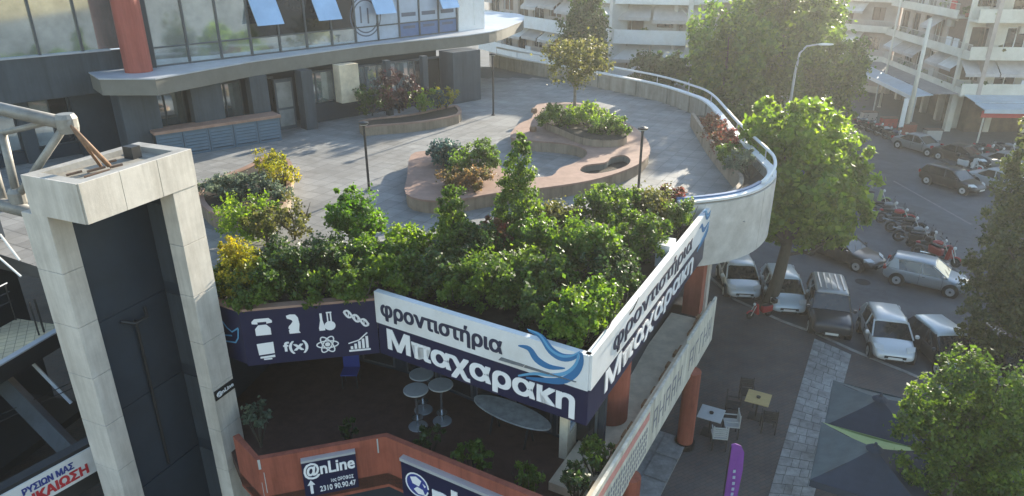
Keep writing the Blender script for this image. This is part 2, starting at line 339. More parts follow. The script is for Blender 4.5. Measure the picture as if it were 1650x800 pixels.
# ------------------------------------------------------------------ foliage
def leaves(name, m, parent, blobs, n, size, clump=.22, stuff=False, shell=.55, droop=0., aspect=1.6, clip=None):
    """blobs: list of (center, (rx,ry,rz)); leaves gather in clumps through the outer volume"""
    vol = np.array([b[1][0]*b[1][1]*b[1][2] for b in blobs])**(2/3); pr = vol/vol.sum()
    ncl = max(8, int(n/55)); ci = rng.choice(len(blobs), ncl, p=pr)
    d = rng.normal(size=(ncl, 3)); d /= np.linalg.norm(d, axis=1)[:, None]
    rr = shell+(1-shell)*rng.random(ncl)**.6; rr *= 1+.14*rng.normal(size=ncl)
    C = np.array([list(b[0]) for b in blobs])[ci]; RA = np.array([b[1] for b in blobs])[ci]
    cc = C+d*rr[:, None]*RA; cs = clump*RA.mean(1)*(.6+.8*rng.random(ncl))
    li = rng.integers(0, ncl, n)
    p = cc[li]+rng.normal(size=(n, 3))*cs[li][:, None]*.62; p[:, 2] -= droop*rng.random(n)
    if clip:
        keep = np.ones(n, bool)
        for (cx, cy, nx, ny) in clip: keep &= (((p[:, 0]-cx)*nx+(p[:, 1]-cy)*ny) < -.13) | (((p[:, 0]-cx)*-ny+(p[:, 1]-cy)*nx) < -.1)
        p = p[keep]; li = li[keep]; n = len(p)
    nr = rng.normal(size=(n, 3))+d[li]*.9+np.array([0, 0, .5]); nr /= np.linalg.norm(nr, axis=1)[:, None]
    tg = np.cross(nr, rng.normal(size=(n, 3))); tg /= np.linalg.norm(tg, axis=1)[:, None]; bt = np.cross(nr, tg)
    s = size*(.6+.8*rng.random(n))[:, None]
    a = tg*s*aspect/2; b = bt*s/2
    V = np.stack([p-a, p+b-nr*s*.15, p+a, p-b-nr*s*.15], 1).reshape(-1, 3)
    me = bpy.data.meshes.new(name); me.vertices.add(4*n); me.vertices.foreach_set('co', V.ravel()); me.loops.add(4*n)
    me.loops.foreach_set('vertex_index', np.arange(4*n)); me.polygons.add(n); me.polygons.foreach_set('loop_start', np.arange(0, 4*n, 4)); me.polygons.foreach_set('loop_total', np.full(n, 4))
    me.materials.append(m); me.update(calc_edges=True)
    return link(name, me, parent, stuff)
HC = [(fr.P.x, fr.P.y, fr.n.x, fr.n.y) for fr in (frame(Vector((-3.10, 14.23)), Vector((1.49, 11.48))), frame(Vector((1.49, 11.48)), Vector((6.17, 20.27))))]
def bush(c, r, m, label, n=3200, size=.075, zs=.85, group='shrubs of the terrace hedge', name='shrub', cat='shrub', cone=False, base=6.3, shell=.5, blobsn=5, bark='bark', grow=1):
    c = Vector(c); r *= grow; t = thing(name, label, cat, (c.x, c.y, base), group)
    bl = []
    if cone:
        for k in range(7):
            f = k/6; rad = r*(1-.68*f)*(.95+.15*random.random()); bl.append(((c.x+random.uniform(-.1, .1)*r, c.y+random.uniform(-.1, .1)*r, base+.35+(2*c.z-2*base-.5)*f), (rad, rad, r*.55)))
    else:
        bl.append((c, (r*.8, r*.8, r*zs*.8)))
        for k in range(blobsn):
            a = 2*math.pi*(k+random.random()*.7)/blobsn; q = r*.52; bl.append(((c.x+q*math.cos(a), c.y+q*math.sin(a), c.z+random.uniform(-.3, .4)*r*zs), (r*random.uniform(.4, .6),)*2+(r*zs*random.uniform(.4, .65),)))
    leaves('foliage', m, t, bl, n, size, shell=shell, clip=HC if 12 < c.y < 23 and c.z > 6 else None)
    s = MB(); top = c.z if not cone else 2*c.z-base-.3
    s.tube([(c.x, c.y, base-.1), (c.x+.03, c.y, (base+top)/2), (c.x, c.y+.02, top)], [.04, .03, .015], 6)
    for k in range(5):
        a = k*1.3+random.random(); s.tube([(c.x, c.y, base+.05), (c.x+.55*r*math.cos(a), c.y+.55*r*math.sin(a), (base+c.z)/2+.2), (c.x+.75*r*math.cos(a), c.y+.75*r*math.sin(a), c.z+.3*r)] if not cone else [(c.x, c.y, base+.3), (c.x+.3*r*math.cos(a), c.y+.3*r*math.sin(a), base+.3+.25*k)], [.022, .015, .006], 5) if not cone else None
    s.build('stem', M[bark], t)
    return t
def tree(base, crown, m, label, n, size, trunkr=.2, blobs=None, group='trees', name='tree', bark='bark', lean=(0, 0), shell=.45, clump=.22, limbs=7, top=None, cat='tree'):
    base = Vector(base); t = thing(name, label, cat, base, group)
    c, (rx, ry, rz) = Vector(crown[0]), crown[1]
    bl = blobs
    if not bl:
        bl = [(c, (rx*.72, ry*.72, rz*.72))]
        for k in range(11):
            d = Vector((random.gauss(0, 1), random.gauss(0, 1), random.gauss(0, .9))).normalized(); f = random.uniform(.5, .68); s_ = random.uniform(.3, .48)
            bl.append(((c.x+d.x*rx*f, c.y+d.y*ry*f, c.z+d.z*rz*f), (rx*s_, ry*s_, rz*s_)))
    leaves('crown', m, t, bl, n, size, clump=clump, shell=shell)
    s = MB(); fork = base.lerp(c, .5); fork.x += lean[0]
    pts = [base-Vector((0, 0, .1)), base.lerp(fork, .5)+Vector((trunkr*.3, 0, 0)), fork, fork.lerp(c, .7)+Vector((.1, .1, 0)), c+Vector((0, 0, rz*.15))]
    s.tube(pts, [trunkr*1.25, trunkr, trunkr*.85, trunkr*.5, trunkr*.12], 10)
    for k in range(limbs):
        b = random.choice(bl); e = Vector(b[0]); st = fork.lerp(c, random.uniform(-.15, .5)); mid = st.lerp(e, .5)+Vector((0, 0, -.12*rz))
        s.tube([st, mid, e], [trunkr*.32, trunkr*.2, .012], 6)
    s.build('trunk', M[bark], t, smooth=True)
    return t
# ================================================================== GROUND
g = MB().add([(-260, -60, 0), (260, -60, 0), (260, 320, 0), (-260, 320, 0)], [(0, 1, 2, 3)]).build('road', M['asphalt'], struct=True)
kerbline = [at(1105, 418, 0), at(1180, 487, 0), at(1257, 523, 0), at(1312, 543, 0), at(1370, 570, 0), at(1450, 603, 0), at(1560, 650, 0), at(1720, 720, 0)]
K2 = [(p.x, p.y) for p in kerbline]
pav = K2+[(30, 8), (30, -30), (-40, -30), (-40, 60), (-6, 60), (2, 48), (5, 30)]
MB().prism(pav, -.05, .12).build('pavement', M['paver'], struct=True)
k = MB().sweep([Vector((p[0], p[1], 0)) for p in K2], [(-.03, -.05), (-.03, .127), (-.18, .127), (-.18, -.05)]).build('kerb', M['kerb'], struct=True)
# pale path of slabs
pa, pb, pc, pd = at(1312, 546, .12), at(1372, 572, .12), at(1225, 845, .12), at(1300, 845, .12)
path = MB().add([(*pa.xy, .124), (*pb.xy, .124), (*pd.xy, .124), (*pc.xy, .124)], [(0, 1, 2, 3)]).build('path', M['slabdark'], struct=True)
L = (pa-pc).length; rows = int(L/.42); meshes = {}
for i in range(rows):
    nn = 4; offs = sorted([0, 1]+[(.25*j+.06*math.sin(i*2.1+j*1.7)) for j in (1, 2, 3)])
    for j in range(nn):
        f0, f1 = i/rows+.004/L*2, (i+1)/rows-.02/L; s0, s1 = offs[j]+.006, offs[j+1]-.006
        def q(f, s): a = pc.lerp(pa, f); b = pd.lerp(pb, f); return a.lerp(b, s)
        zt = .136+random.uniform(0, .012)
        c = [q(f0, s0), q(f0, s1), q(f1, s1), q(f1, s0)]
        MB().hexa([(p.x, p.y, .123) for p in c]+[(p.x, p.y, zt) for p in c]).build('slab', M['slab'], path)
# brown patch and pale border beyond the path
# road paint
pm = MB()
for (x0, y0, x1, y1, wd) in [(1440, 292, 1565, 362, .14), (1524, 420, 1556, 446, .16)]:
    a, b = at(x0, y0, .004), at(x1, y1, .004); d = (b-a).normalized(); o = Vector((-d.y, d.x, 0))*wd/2
    pm.add([a-o, b-o, b+o, a+o], [(0, 1, 2, 3)])
pm.build('road_marking', M['paint'], struct=True)
fs = [at(1345, 188, 0), at(1440, 228, 0), at(1520, 262, 0), at(1600, 300, 0), at(1720, 345, 0)]
MB().prism([(p.x, p.y) for p in fs]+[(90, 30), (90, 110), (28, 110)], -.05, .13).build('pavement', M['slabdark'], struct=True)
# ================================================================== TERRACE BUILDING
C0 = Vector((1.49, 11.48)); A0 = Vector((-3.10, 14.23)); E0 = Vector((6.17, 20.27))
B0 = Vector((-6.03, 13.66)); W0 = Vector((-6.87, 14.14))
Z2 = 6.2
rimpx = [(797, 87), (830, 94), (905, 106), (980, 120), (1055, 135), (1105, 150), (1140, 166), (1180, 213), (1225, 258), (1238, 272), (1236, 285), (1215, 301), (1180, 312), (1130, 319), (1090, 322)]
rim = spline([at(x, y, 7.1) for x, y in rimpx], 5)
bld = thing('terrace_building', 'low corner building with a planted roof terrace and a curved white rimmed parapet', 'building', (0, 20, 0))
floorpoly = [(p.x, p.y) for p in rim]+[(E0.x-.3, E0.y-.25), (C0.x-.25, C0.y+.25), (A0.x-.05, A0.y+.2), (B0.x, B0.y+.15), (W0.x+.05, W0.y+.15), (-8.2, 15.2), (-22, 21), (-30, 30), (-12, 52)]
MB().prism(floorpoly, 5.75, 6.186).build('roof_slab', M['tjoint'], bld)
def inside(p, poly):
    x, y = p; c = False; n = len(poly)
    for i in range(n):
        x0, y0 = poly[i][:2]; x1, y1 = poly[(i+1) % n][:2]
        if (y0 > y) != (y1 > y) and x < (x1-x0)*(y-y0)/(y1-y0)+x0: c = not c
    return c
ua = Vector((.4695, .883)); ub = Vector((.883, -.4695))
tl = MB(); ts = .58; inner = floorpoly
for i in range(-40, 75):
    for j in range(-60, 40):
        c = Vector((0, 24))+ua*(i+.5)*ts+ub*(j+.5)*ts
        if not inside((c.x, c.y), inner): continue
        if c.y > 46: continue
        h = ts/2-.006; z = Z2+random.uniform(0, .003)
        P = [c-ua*h-ub*h, c-ua*h+ub*h, c+ua*h+ub*h, c+ua*h-ub*h]
        tl.add([(p.x, p.y, z) for p in P], [(0, 1, 2, 3)])
tl.build('floor_tiles', M['tfloor'], bld, stuff=True)
# parapet drum: wall below the rim, coping, rail. path runs so that outside is on the left -> negative offsets
MB().sweep([Vector((p.x, p.y, 0)) for p in rim], [(.02, 5.1), (.02, 7.04), (-.2, 7.04), (-.2, 5.1)]).build('parapet_wall', M['parapet'], bld)
MB().sweep([Vector((p.x, p.y, 0)) for p in rim], [(.05, 7.04), (.05, 7.11), (-.24, 7.11), (-.24, 7.04)]).build('coping', M['white'], bld)
outer = rim[int(len(rim)*.55):]
MB().sweep([Vector((p.x, p.y, 0)) for p in outer], [(-.205, 4.95), (-.205, 6.98), (-.26, 6.98), (-.26, 4.95)]).build('marble_cladding', M['drum'], bld)
MB().sweep([Vector((p.x, p.y, 0)) for p in outer[int(len(outer)*.45):]], [(.06, 7.0), (.06, 7.16), (-.05, 7.16), (-.05, 7.0)]).build('blue_trim', M['bluerim'], bld)
# joints on the cladding: vertical gaps
for i in range(4, len(outer), 11):
    p = outer[i]; q = outer[min(i+1, len(outer)-1)]; d = (q-p); 
    if d.length < 1e-4: continue
    d.normalize(); o = Vector((d.y, -d.x, 0)); MB().tube([p+o*-.262+Vector((0, 0, 4.95-7.1)), p+o*-.262+Vector((0, 0, 6.98-7.1))], .006, 4).build('joint', M['marbled'], bld)
nr_ = int(len(rim)*.78); rl = [p+Vector((0, 0, .42 if i < nr_*.72 else .42-.36*((i-nr_*.72)/(nr_*.28))**1.5)) for i, p in enumerate(rim[:nr_])]
def offs(path, a):
    out = []
    for i, p in enumerate(path):
        d = path[min(i+1, len(path)-1)]-path[max(i-1, 0)]; d.z = 0; d.normalize(); out.append(p+Vector((d.y, -d.x, 0))*a)
    return out
rl = offs(rl, -.16)
MB().tube(rl, .055, 8).build('handrail', M['rail'], bld, smooth=True)
for i in range(0, len(rl)-2, 5):
    p = rl[i]; MB().tube([Vector((p.x, p.y, 7.11)), p], .02, 6).build('baluster', M['galv'], bld)
# railing posts on the inner face of parapet (dark vertical ribs)
for i in range(2, int(len(rim)*.6), 4):
    p = rim[i]; d = (rim[i+1]-rim[i-1]); d.z = 0; d.normalize(); o = Vector((d.y, -d.x, 0))
    MB().tube([p+o*.06+Vector((0, 0, -.88)), p+o*.06+Vector((0, 0, -.06))], .03, 4).build('rib', M['fascia'], bld)
# walls of the body: set back storey and ground storey
frR = frame(C0, E0); frF = frame(A0, C0); frI = frame(B0, A0); frW = frame(W0, B0)
# right side, first floor: cream wall with white framed windows set back
wl = MB(); zf0, zf1 = 3.1, 5.75
wl.fbox(frR, 1.2, 9.9, -1.1, -.9, 3.1, 3.75); wl.fbox(frR, 1.2, 9.9, -1.1, -.9, 5.3, 5.74)
for i in range(9): wl.fbox(frR, 1.2+i*1.07, 1.2+i*1.07+.14, -1.1, -.9, 3.75, 5.3)
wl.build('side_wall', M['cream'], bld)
for i in range(8):
    u0 = 1.34+i*1.07; u1 = u0+.93; f = MB()
    f.fbox(frR, u0, u0+.06, -.98, -.93, 3.76, 5.29); f.fbox(frR, u1-.06, u1, -.98, -.93, 3.76, 5.29); f.fbox(frR, u0+.06, u1-.06, -.98, -.93, 3.76, 3.83); f.fbox(frR, u0+.06, u1-.06, -.98, -.93, 5.2, 5.29); f.fbox(frR, u0+.44, u0+.49, -.98, -.93, 3.83, 5.2)
    wn = f.build('window', M['white'], bld)
    MB().fbox(frR, u0+.02, u1-.02, -1.02, -.99, 3.78, 5.27).build('pane', M['glassblue'], wn)
# first floor slab incl. balcony, with the orange parapet in front
OP = [Vector(p) for p in ((-6.15, 12.56), (-5.37, 11.77), (-2.8, 12.54), (0.31, 10.75))]
corner = Vector((1.33, 10.32)); 
sideq = Vector((6.2, 19.05))
slab = [tuple(OP[0]), tuple(OP[1]), tuple(OP[2]), tuple(OP[3]), tuple(corner), tuple(sideq), (5.6, 20.6), (-6.9, 24), (-7.4, 14.5)]
MB().prism(slab, 2.78, 3.1).build('balcony_floor', M['darkfloor'], bld)
op = MB().sweep([Vector((*p, 0)) for p in OP+[Vector((.95, 10.38))]], [(.0, 2.7), (.0, 4.1), (-.14, 4.1), (-.14, 2.7)]).build('balcony_parapet', M['orange'], bld)
# little white drips on the parapet
frO1 = frame(OP[0], OP[1]); frO2 = frame(OP[1], OP[2]); frO3 = frame(OP[2], OP[3])
drip = MB(); drip.fbox(frO2, .02, .07, .003, .008, 3.85, 4.1); drip.fbox(frO2, 2.5, 2.53, .003, .008, 3.7, 4.08); drip.fbox(frO2, .1, .115, .003, .007, 3.2, 3.75); drip.fbox(frO2, .03, .04, .003, .007, 3.0, 3.5)
drip.build('lime_streak', M['wtable'], op)
# recessed dark glazed walls around the balcony
bw = MB(); bw.add([(-7.4, 14.6, 3.1), (-6.6, 18.2, 3.1), (-6.6, 18.2, 5.75), (-7.4, 14.6, 5.75)], [(0, 1, 2, 3)])
frG = frame((-6.6, 18.2), (-3.0, 16.6)); frG2 = frame((-3.0, 16.6), (2.1, 13.1))
bw.fbox(frG, 0, frG.L, -.1, 0, 3.1, 5.75); bw.fbox(frG2, 0, frG2.L, -.1, 0, 3.1, 5.75)
bw.build('inner_wall', M['navyd'], bld)
for i in range(5):
    u = .15+i*1.2
    if u+1.1 > frG2.L: break
    p = MB().fbox(frG2, u, u+1.08, .01, .04, 3.2, 5.4).build('window', M['frame'], bld)
    MB().fbox(frG2, u+.06, u+1.02, .045, .055, 3.26, 5.34).build('pane', M['glassdark'], p)
for i in range(3):
    u = .2+i*1.2; p = MB().fbox(frG, u, u+1.08, .01, .04, 3.2, 5.4).build('window', M['frame'], bld)
    MB().fbox(frG, u+.06, u+1.02, .045, .055, 3.26, 5.34).build('pane', M['glassdark'], p)
# columns
pc1 = at(998, 690, 3.1)
MB().lathe((pc1.x-.22, pc1.y+.2, 3.1), [(.43, 0), (.43, 2.65)], 24).build('column', M['orange'], bld, smooth=False)
MB().fbox(frR, 9.45, 9.95, -.5, .05, 3.1, 5.74).build('pillar', M['orange'], bld)
MB().fbox(frR, 9.97, 10.3, -.6, .12, 2.8, 5.0).build('pillar', M['marble'], bld)
for (x, y) in [(1105, 718), (1008, 905)]:
    p = at(x, y, .12); p.x -= .05
    cl = MB().lathe((p.x, p.y, .12), [(.24, 0), (.24, 2.66)], 20).build('column', M['orange'], bld)
    MB().lathe((p.x, p.y, .12), [(.31, 0), (.31, .18)], 20).build('column_base', M['black'], cl)
# old side sign parapet
frS = frame(corner+Vector((.02, .0)), sideq); LS = frS.L
segs = [(0, 3.9, 'oldsign'), (3.92, 7.0, 'oldsign'), (7.02, LS, 'oldsign')]
for i, (a, b, m) in enumerate(segs):
    o = MB().fbox(frS, a, b, -.02, .05, 2.72, 4.12 if i < 2 else 4.22).build('sign_panel', M[m], bld)
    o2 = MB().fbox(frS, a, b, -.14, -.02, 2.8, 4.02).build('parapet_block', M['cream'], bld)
    st = MB(); u = a+.25
    while u < b-.4:
        wd = random.uniform(.25, .4); k_ = random.random()
        st.fbox(frS, u, u+.06, .053, .057, 3.1, 3.75)
        if k_ < .6: st.fbox(frS, u+wd-.06, u+wd, .053, .057, 3.1, 3.75)
        if k_ > .3: st.fbox(frS, u+.065, u+wd-.065, .053, .057, 3.68, 3.75)
        if k_ < .8: st.fbox(frS, u+.065, u+wd-.065, .053, .057, 3.38, 3.44)
        u += wd+.15
    if i: st.build('faded_lettering', M['fade'], o)
    else:
        MB().fbox(frS, a+.1, b-.1, .053, .057, 3.75, 3.98).build('red_stripe', M['fadered'], o)
        gd = MB()
        for q in range(24):
            for r_ in range(4): gd.fbox(frS, a+.2+q*.15, a+.27+q*.15, .053, .057, 2.85+r_*.2, 2.98+r_*.2)
        gd.build('printed_grid', M['fade'], o, stuff=True)
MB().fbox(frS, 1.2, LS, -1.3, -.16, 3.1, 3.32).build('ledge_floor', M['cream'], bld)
rb = MB()   # broken edging bricks on the ledge
for i in range(26):
    u = 1.3+i*.34; 
    if random.random() < .25: continue
    rb.fbox(frS, u, u+.28, -.42-random.random()*.06, -.2, 3.325, 3.40+random.random()*.05)
rb.build('loose_edging', mat('clay_edge', (.42, .24, .12), .8, .3, 6), bld, stuff=True)
# ground floor shopfront under the ledge
sh = MB(); sh.fbox(frS, -1, LS-.2, -1.25, -1.15, .12, .5); sh.fbox(frS, -1, LS-.2, -1.25, -1.15, 2.5, 2.77)
for i in range(10): sh.fbox(frS, -1+i*1.2, -1+i*1.2+.1, -1.25, -1.12, .5, 2.5)
shp = sh.build('shopfront_frame', M['dark'], bld)
for i in range(9): MB().fbox(frS, -.9+i*1.2, .1+i*1.2, -1.2, -1.18, .5, 2.5).build('pane', M['glassdark'], shp)
stp = MB(); stp.fbox(frS, 1.5, 8, -1.1, .1, .12, .27)
stp.build('entrance_step', M['slab'], bld)
for i in range(6): MB().fbox(frS, 1.55+i*1.08, 2.55+i*1.08, -.55, .13, .275, .30).build('step_slab', M['slab'], bld)
bd = MB(); bd.prism([tuple(OP[1]+Vector((.4, 1.6))), tuple(corner+Vector((-1.1, 1.9))), tuple(sideq+Vector((-1.6, .6))), (-6, 24), (-7.2, 14.6)], .1, 2.77); bd.build('ground_storey', M['navyd'], bld)
MB().prism([(-6.5, 18.4), (-3, 16.8), (1.9, 13.3), (5.0, 19.9), (6, 22), (-4, 40), (-14, 30)], 3.1, 5.74).build('inner_core', M['navyd'], bld)
# ------------------------------------------------------------------ signs
def signpanel(fr, L, label, name='shop_sign'):
    p = fr(0, 0, 5.2); s = thing(name, label, 'sign', p)
    MB().fbox(fr, 0, L, -.04, 0, 5.2, 6.05).build('navy_board', M['navy'], s)
    MB().fbox(fr, 0, L, -.1, .05, 6.05, 6.85).build('white_board', M['white'], s)
    return s
s1 = signpanel(frF, frF.L, 'long shaded shop sign with a blue dove at its right end and Greek letters')
LF = frF.L
text('lettering', 'φροντιστήρια', frF, .18, LF*.635, 6.18, 6.68, .051, M['letterk'], s1, bold=.06)
text('lettering', 'Μπαχαρακη', frF, .28, LF*.945, 5.27, 5.93, .001, M['letter'], s1, bold=.075)
def tr(fr, b, pts): return [onplane(fr, x/2+740, y/2+400, b) for x, y in pts]
def dove(fr, b, parent, f=lambda q: q, w=1.0):
    A = spline([(*q, 0) for q in f(tr(frF, .06, [(222, 266), (262, 285), (295, 330), (330, 352), (365, 352), (392, 338)]))], 4)
    B = spline([(*q, 0) for q in f(tr(frF, .06, [(190, 315), (225, 325), (250, 360), (290, 383), (340, 388)]))], 4)
    Cc = spline([(*q, 0) for q in f(tr(frF, .06, [(190, 412), (240, 405), (300, 410), (345, 402), (375, 375), (386, 340)]))], 4)
    D = spline([(*q, 0) for q in f(tr(frF, .06, [(215, 418), (270, 426), (330, 428), (372, 405), (392, 370), (394, 338)]))], 4)
    def rib(P, w0, w1):
        P = [(p.x, p.y) for p in P]; n = len(P); return stroke(P, [w*1.15*(w0+(w1-w0)*math.sin(math.pi*i/(n-1)))+.004 for i in range(n)])
    plate('dove_wing', rib(A, .02, .16), fr, b, .008, M['sblue'], parent); plate('dove_wing', rib(B, .015, .13), fr, b+.001, .008, M['sblue'], parent)
    plate('dove_wing', rib([p+Vector((-.02, .03, 0)) for p in A], .01, .05), fr, b+.009, .004, M['sblue2'], parent)
    plate('dove_body', rib(Cc, .03, .06), fr, b+.002, .009, M['sblue2'], parent)
    plate('dove_body', rib(D, .03, .13), fr, b, .008, M['sblue'], parent)
dove(frF, .052, s1)
s2 = signpanel(frR, frR.L-.05, 'long shop sign running away down the right edge, sunlit, Greek letters on white and navy')
LR = frR.L
text('lettering', 'φροντιστήρια', frR, 1.2, LR*.74, 6.16, 6.7, .051, M['letterk'], s2, bold=.06)
text('lettering', 'Μπαχαρακη', frR, .95, LR*.8, 5.27, 5.93, .001, M['letter'], s2, bold=.075)
dove(frR, .052, s2, f=lambda q: [(LR*.8+(a-LF*.68)*1.05, z) for a, z in q])
MB().fbox(frR, LR*.56, LR*.62, -.45, -.1, 6.3, 6.98).build('bracket', M['white'], s2)
# icon sign
s3 = thing('icon_sign', 'navy sign band of white school subject icons wrapping the terrace corner', 'sign', frI(0, 0, 5.2))
MB().fbox(frI, 0, frI.L-.02, -.05, 0, 5.2, 6.6).build('navy_board', M['navy'], s3)
MB().fbox(frW, 0, frW.L, -.05, 0, 5.25, 6.6).build('navy_board', M['navy'], s3)
cp_ = MB(); cp_.fbox(frI, 0, frI.L-.02, -.2, .02, 6.603, 6.66); cp_.fbox(frW, 0, frW.L-.02, -.2, .02, 6.603, 6.655); cp_.build('coping', M['pink'], bld)
def icon(name, cx, cy, wpx, hpx, polys, fr=frI):
    c = onplane(fr, cx, cy); a = onplane(fr, cx+wpx/2, cy); b = onplane(fr, cx, cy-hpx/2)
    sx = (a[0]-c[0])*2; sz = (b[1]-c[1])*2
    return plate(name, [[(c[0]+(x-.5)*sx, c[1]+(y-.5)*sz) for x, y in p] for p in polys], fr, .003, .008, M['letter'], s3)
def circ(cx, cy, r, n=14, ry=None): ry = ry or r; return [(cx+r*math.cos(2*math.pi*i/n), cy+ry*math.sin(2*math.pi*i/n)) for i in range(n)]
def ell(cx, cy, a, b, rot, w=.05, n=20):
    P = [(cx+a*math.cos(2*math.pi*i/n)*math.cos(rot)-b*math.sin(2*math.pi*i/n)*math.sin(rot), cy+a*math.cos(2*math.pi*i/n)*math.sin(rot)+b*math.sin(2*math.pi*i/n)*math.cos(rot)) for i in range(n+1)]
    return stroke(P, [w]*(n+1))
icon('telephone_icon', 423, 527, 33, 27, [[(0, .72), (0, .85), (.15, 1), (.85, 1), (1, .85), (1, .72), (.72, .68), (.72, .8), (.28, .8), (.28, .68)], [(.3, .62), (.7, .62), (.88, .4), (.88, 0), (.12, 0), (.12, .4)]])
icon('head_icon', 472, 522, 21, 31, [[(.3, .75), (.1, .8), (.05, .95), (.35, 1), (.75, .98), (.95, .8), (1, .45), (.9, .1), (1, 0), (.15, 0), (.12, .18), (.2, .22), (.1, .3), (.18, .4), (.35, .5), (.5, .62), (.45, .7)]])
icon('flask_icon', 518, 519, 13, 28, [[(.35, 1), (.65, 1), (.65, .6), (.9, .15), (.85, 0), (.15, 0), (.1, .15), (.35, .6)]])
icon('flask_icon', 531, 518, 18, 29, stroke([(.35, 1), (.35, .5)], [.12]*2)+stroke([(.65, 1), (.65, .5)], [.12]*2)+stroke([(.25, 1), (.75, 1)], [.07]*2)+[circ(.5, .26, .5, ry=.26)])
dn = []
for k_ in range(2):
    P = [(i/16, .5+(.5-i/16)*.75+.16*math.sin(i/16*math.pi*3+k_*math.pi)) for i in range(17)]; dn += stroke(P, [.09]*17)
for i in range(1, 16, 2):
    o_ = .14*math.sin(i/16*math.pi*3); dn += stroke([(i/16, .5+(.5-i/16)*.75-o_), (i/16+.001, .5+(.5-i/16)*.75+o_+.001)], [.04]*2)
icon('dna_icon', 574, 513, 38, 32, dn)
icon('computer_icon', 429, 566, 27, 28, [[(.05, .3), (0, .95), (1, 1), (1, .35)], [(.1, .1), (.1, .2), (1, .25), (1, .12)], [(.3, 0), (.3, .08), (.8, .08), (.8, 0)]])
c = onplane(frI, 459, 571); d = onplane(frI, 495, 548); text('function_icon', 'f(x)', frI, c[0], d[0], c[1], d[1], .003, M['letter'], s3, bold=.06)
icon('atom_icon', 528, 555, 35, 28, ell(.5, .5, .5, .2, 0, .06)+ell(.5, .5, .5, .2, 1.05, .06)+ell(.5, .5, .5, .2, 2.1, .06)+[circ(.5, .5, .12)])
icon('chart_icon', 579, 552, 35, 27, [[(.0, 0), (1, 0), (1, .1), (0, .1)]]+[[(.08+.18*i, .14), (.2+.18*i, .14), (.2+.18*i, .32+.13*i), (.08+.18*i, .32+.13*i)] for i in range(5)]+stroke([(0, .5), (.5, .65), (.9, 1.05)], [.06]*3))
W = [[(345, 509), (356, 515), (366, 528), (374, 535), (384, 529)], [(344, 523), (352, 530), (360, 540), (374, 541)], [(352, 548), (366, 550), (380, 552), (384, 545), (384, 530)]]
plate('dove_drawing', sum([stroke([onplane(frW if x < 385 else frI, x, y) for x, y in l], [.035]*len(l)) for l in W], []), frW, .003, .006, M['sblue2'], s3)
# small signs on balcony
def onl(fr, px, label, big=False):
    (xa, ya), (xb, yb) = px; u0, z1 = onplane(fr, xa, ya); u1, z0 = onplane(fr, xb, yb); return u0, u1, z0, z1
u0, _ = onplane(frO2, 485, 745); u1, _ = onplane(frO2, 574, 745)
_, zt = onplane(frO2, 530, 734); _, zb = onplane(frO2, 530, 790)
s4 = thing('balcony_sign', 'small navy sign with white lettering and an up arrow hung on the orange balcony', 'sign', frO2(u0, .05, zb))
MB().fbox(frO2, u0, u1, .02, .09, zb, zt).build('board', M['navy'], s4)
MB().fbox(frO2, u0, u1, .0, .12, zt+.003, zt+.06).build('top_cover', M['galv'], s4)
hh = zt-zb; ww = u1-u0
text('lettering', '@nLine', frO2, u0+.03*ww, u1-.04*ww, zb+.5*hh, zb+.95*hh, .092, M['letter'], s4, bold=.04)
text('lettering', '1ος ΟΡΟΦΟΣ', frO2, u0+.5*ww, u1-.08*ww, zb+.3*hh, zb+.42*hh, .092, M['letter'], s4)
text('lettering', '2310 90.90.47', frO2, u0+.28*ww, u1-.05*ww, zb+.1*hh, zb+.25*hh, .092, M['letter'], s4)
ax = u0+.13*ww; plate('arrow', [[(ax-.03, zb+.08*hh), (ax+.03, zb+.08*hh), (ax+.03, zb+.32*hh), (ax-.03, zb+.32*hh)], [(ax-.08, zb+.33*hh), (ax+.08, zb+.33*hh), (ax, zb+.47*hh)]], frO2, .092, .008, M['letter'], s4)
u0, _ = onplane(frO3, 652, 760)
s5 = thing('balcony_sign', 'large navy sign with a white globe on the angled orange balcony wall', 'sign', frO3(u0, .05, 2.9))
_, zt = onplane(frO3, 660, 741); u1 = frO3.L-.1
MB().fbox(frO3, u0, u1, .02, .1, zt-1.15, zt).build('board', M['navy'], s5)
MB().fbox(frO3, u0, u1, .0, .14, zt+.003, zt+.08).build('top_cover', M['galv'], s5)
gx = u0+.42; gz = zt-.5; cc_ = [(gx+.3*math.cos(i*.3), gz+.3*math.sin(i*.3)) for i in range(21)]
plate('globe_drawing', [cc_], frO3, .102, .006, M['letterblue'], s5)
plate('globe_drawing', stroke(cc_, [.035]*21)+[[(gx-.18, gz+.15), (gx-.02, gz+.22), (gx+.12, gz+.15), (gx+.05, gz-.02), (gx-.12, gz)], [(gx, gz-.05), (gx+.15, gz-.08), (gx+.2, gz-.2), (gx+.02, gz-.24), (gx-.1, gz-.15)], [(gx+.15, gz+.1), (gx+.24, gz+.05), (gx+.2, gz)]], frO3, .109, .006, M['letter'], s5)
text('lettering', 'nLine', frO3, u0+.85, u1-.1, zt-.85, zt-.25, .102, M['letter'], s5, bold=.1)
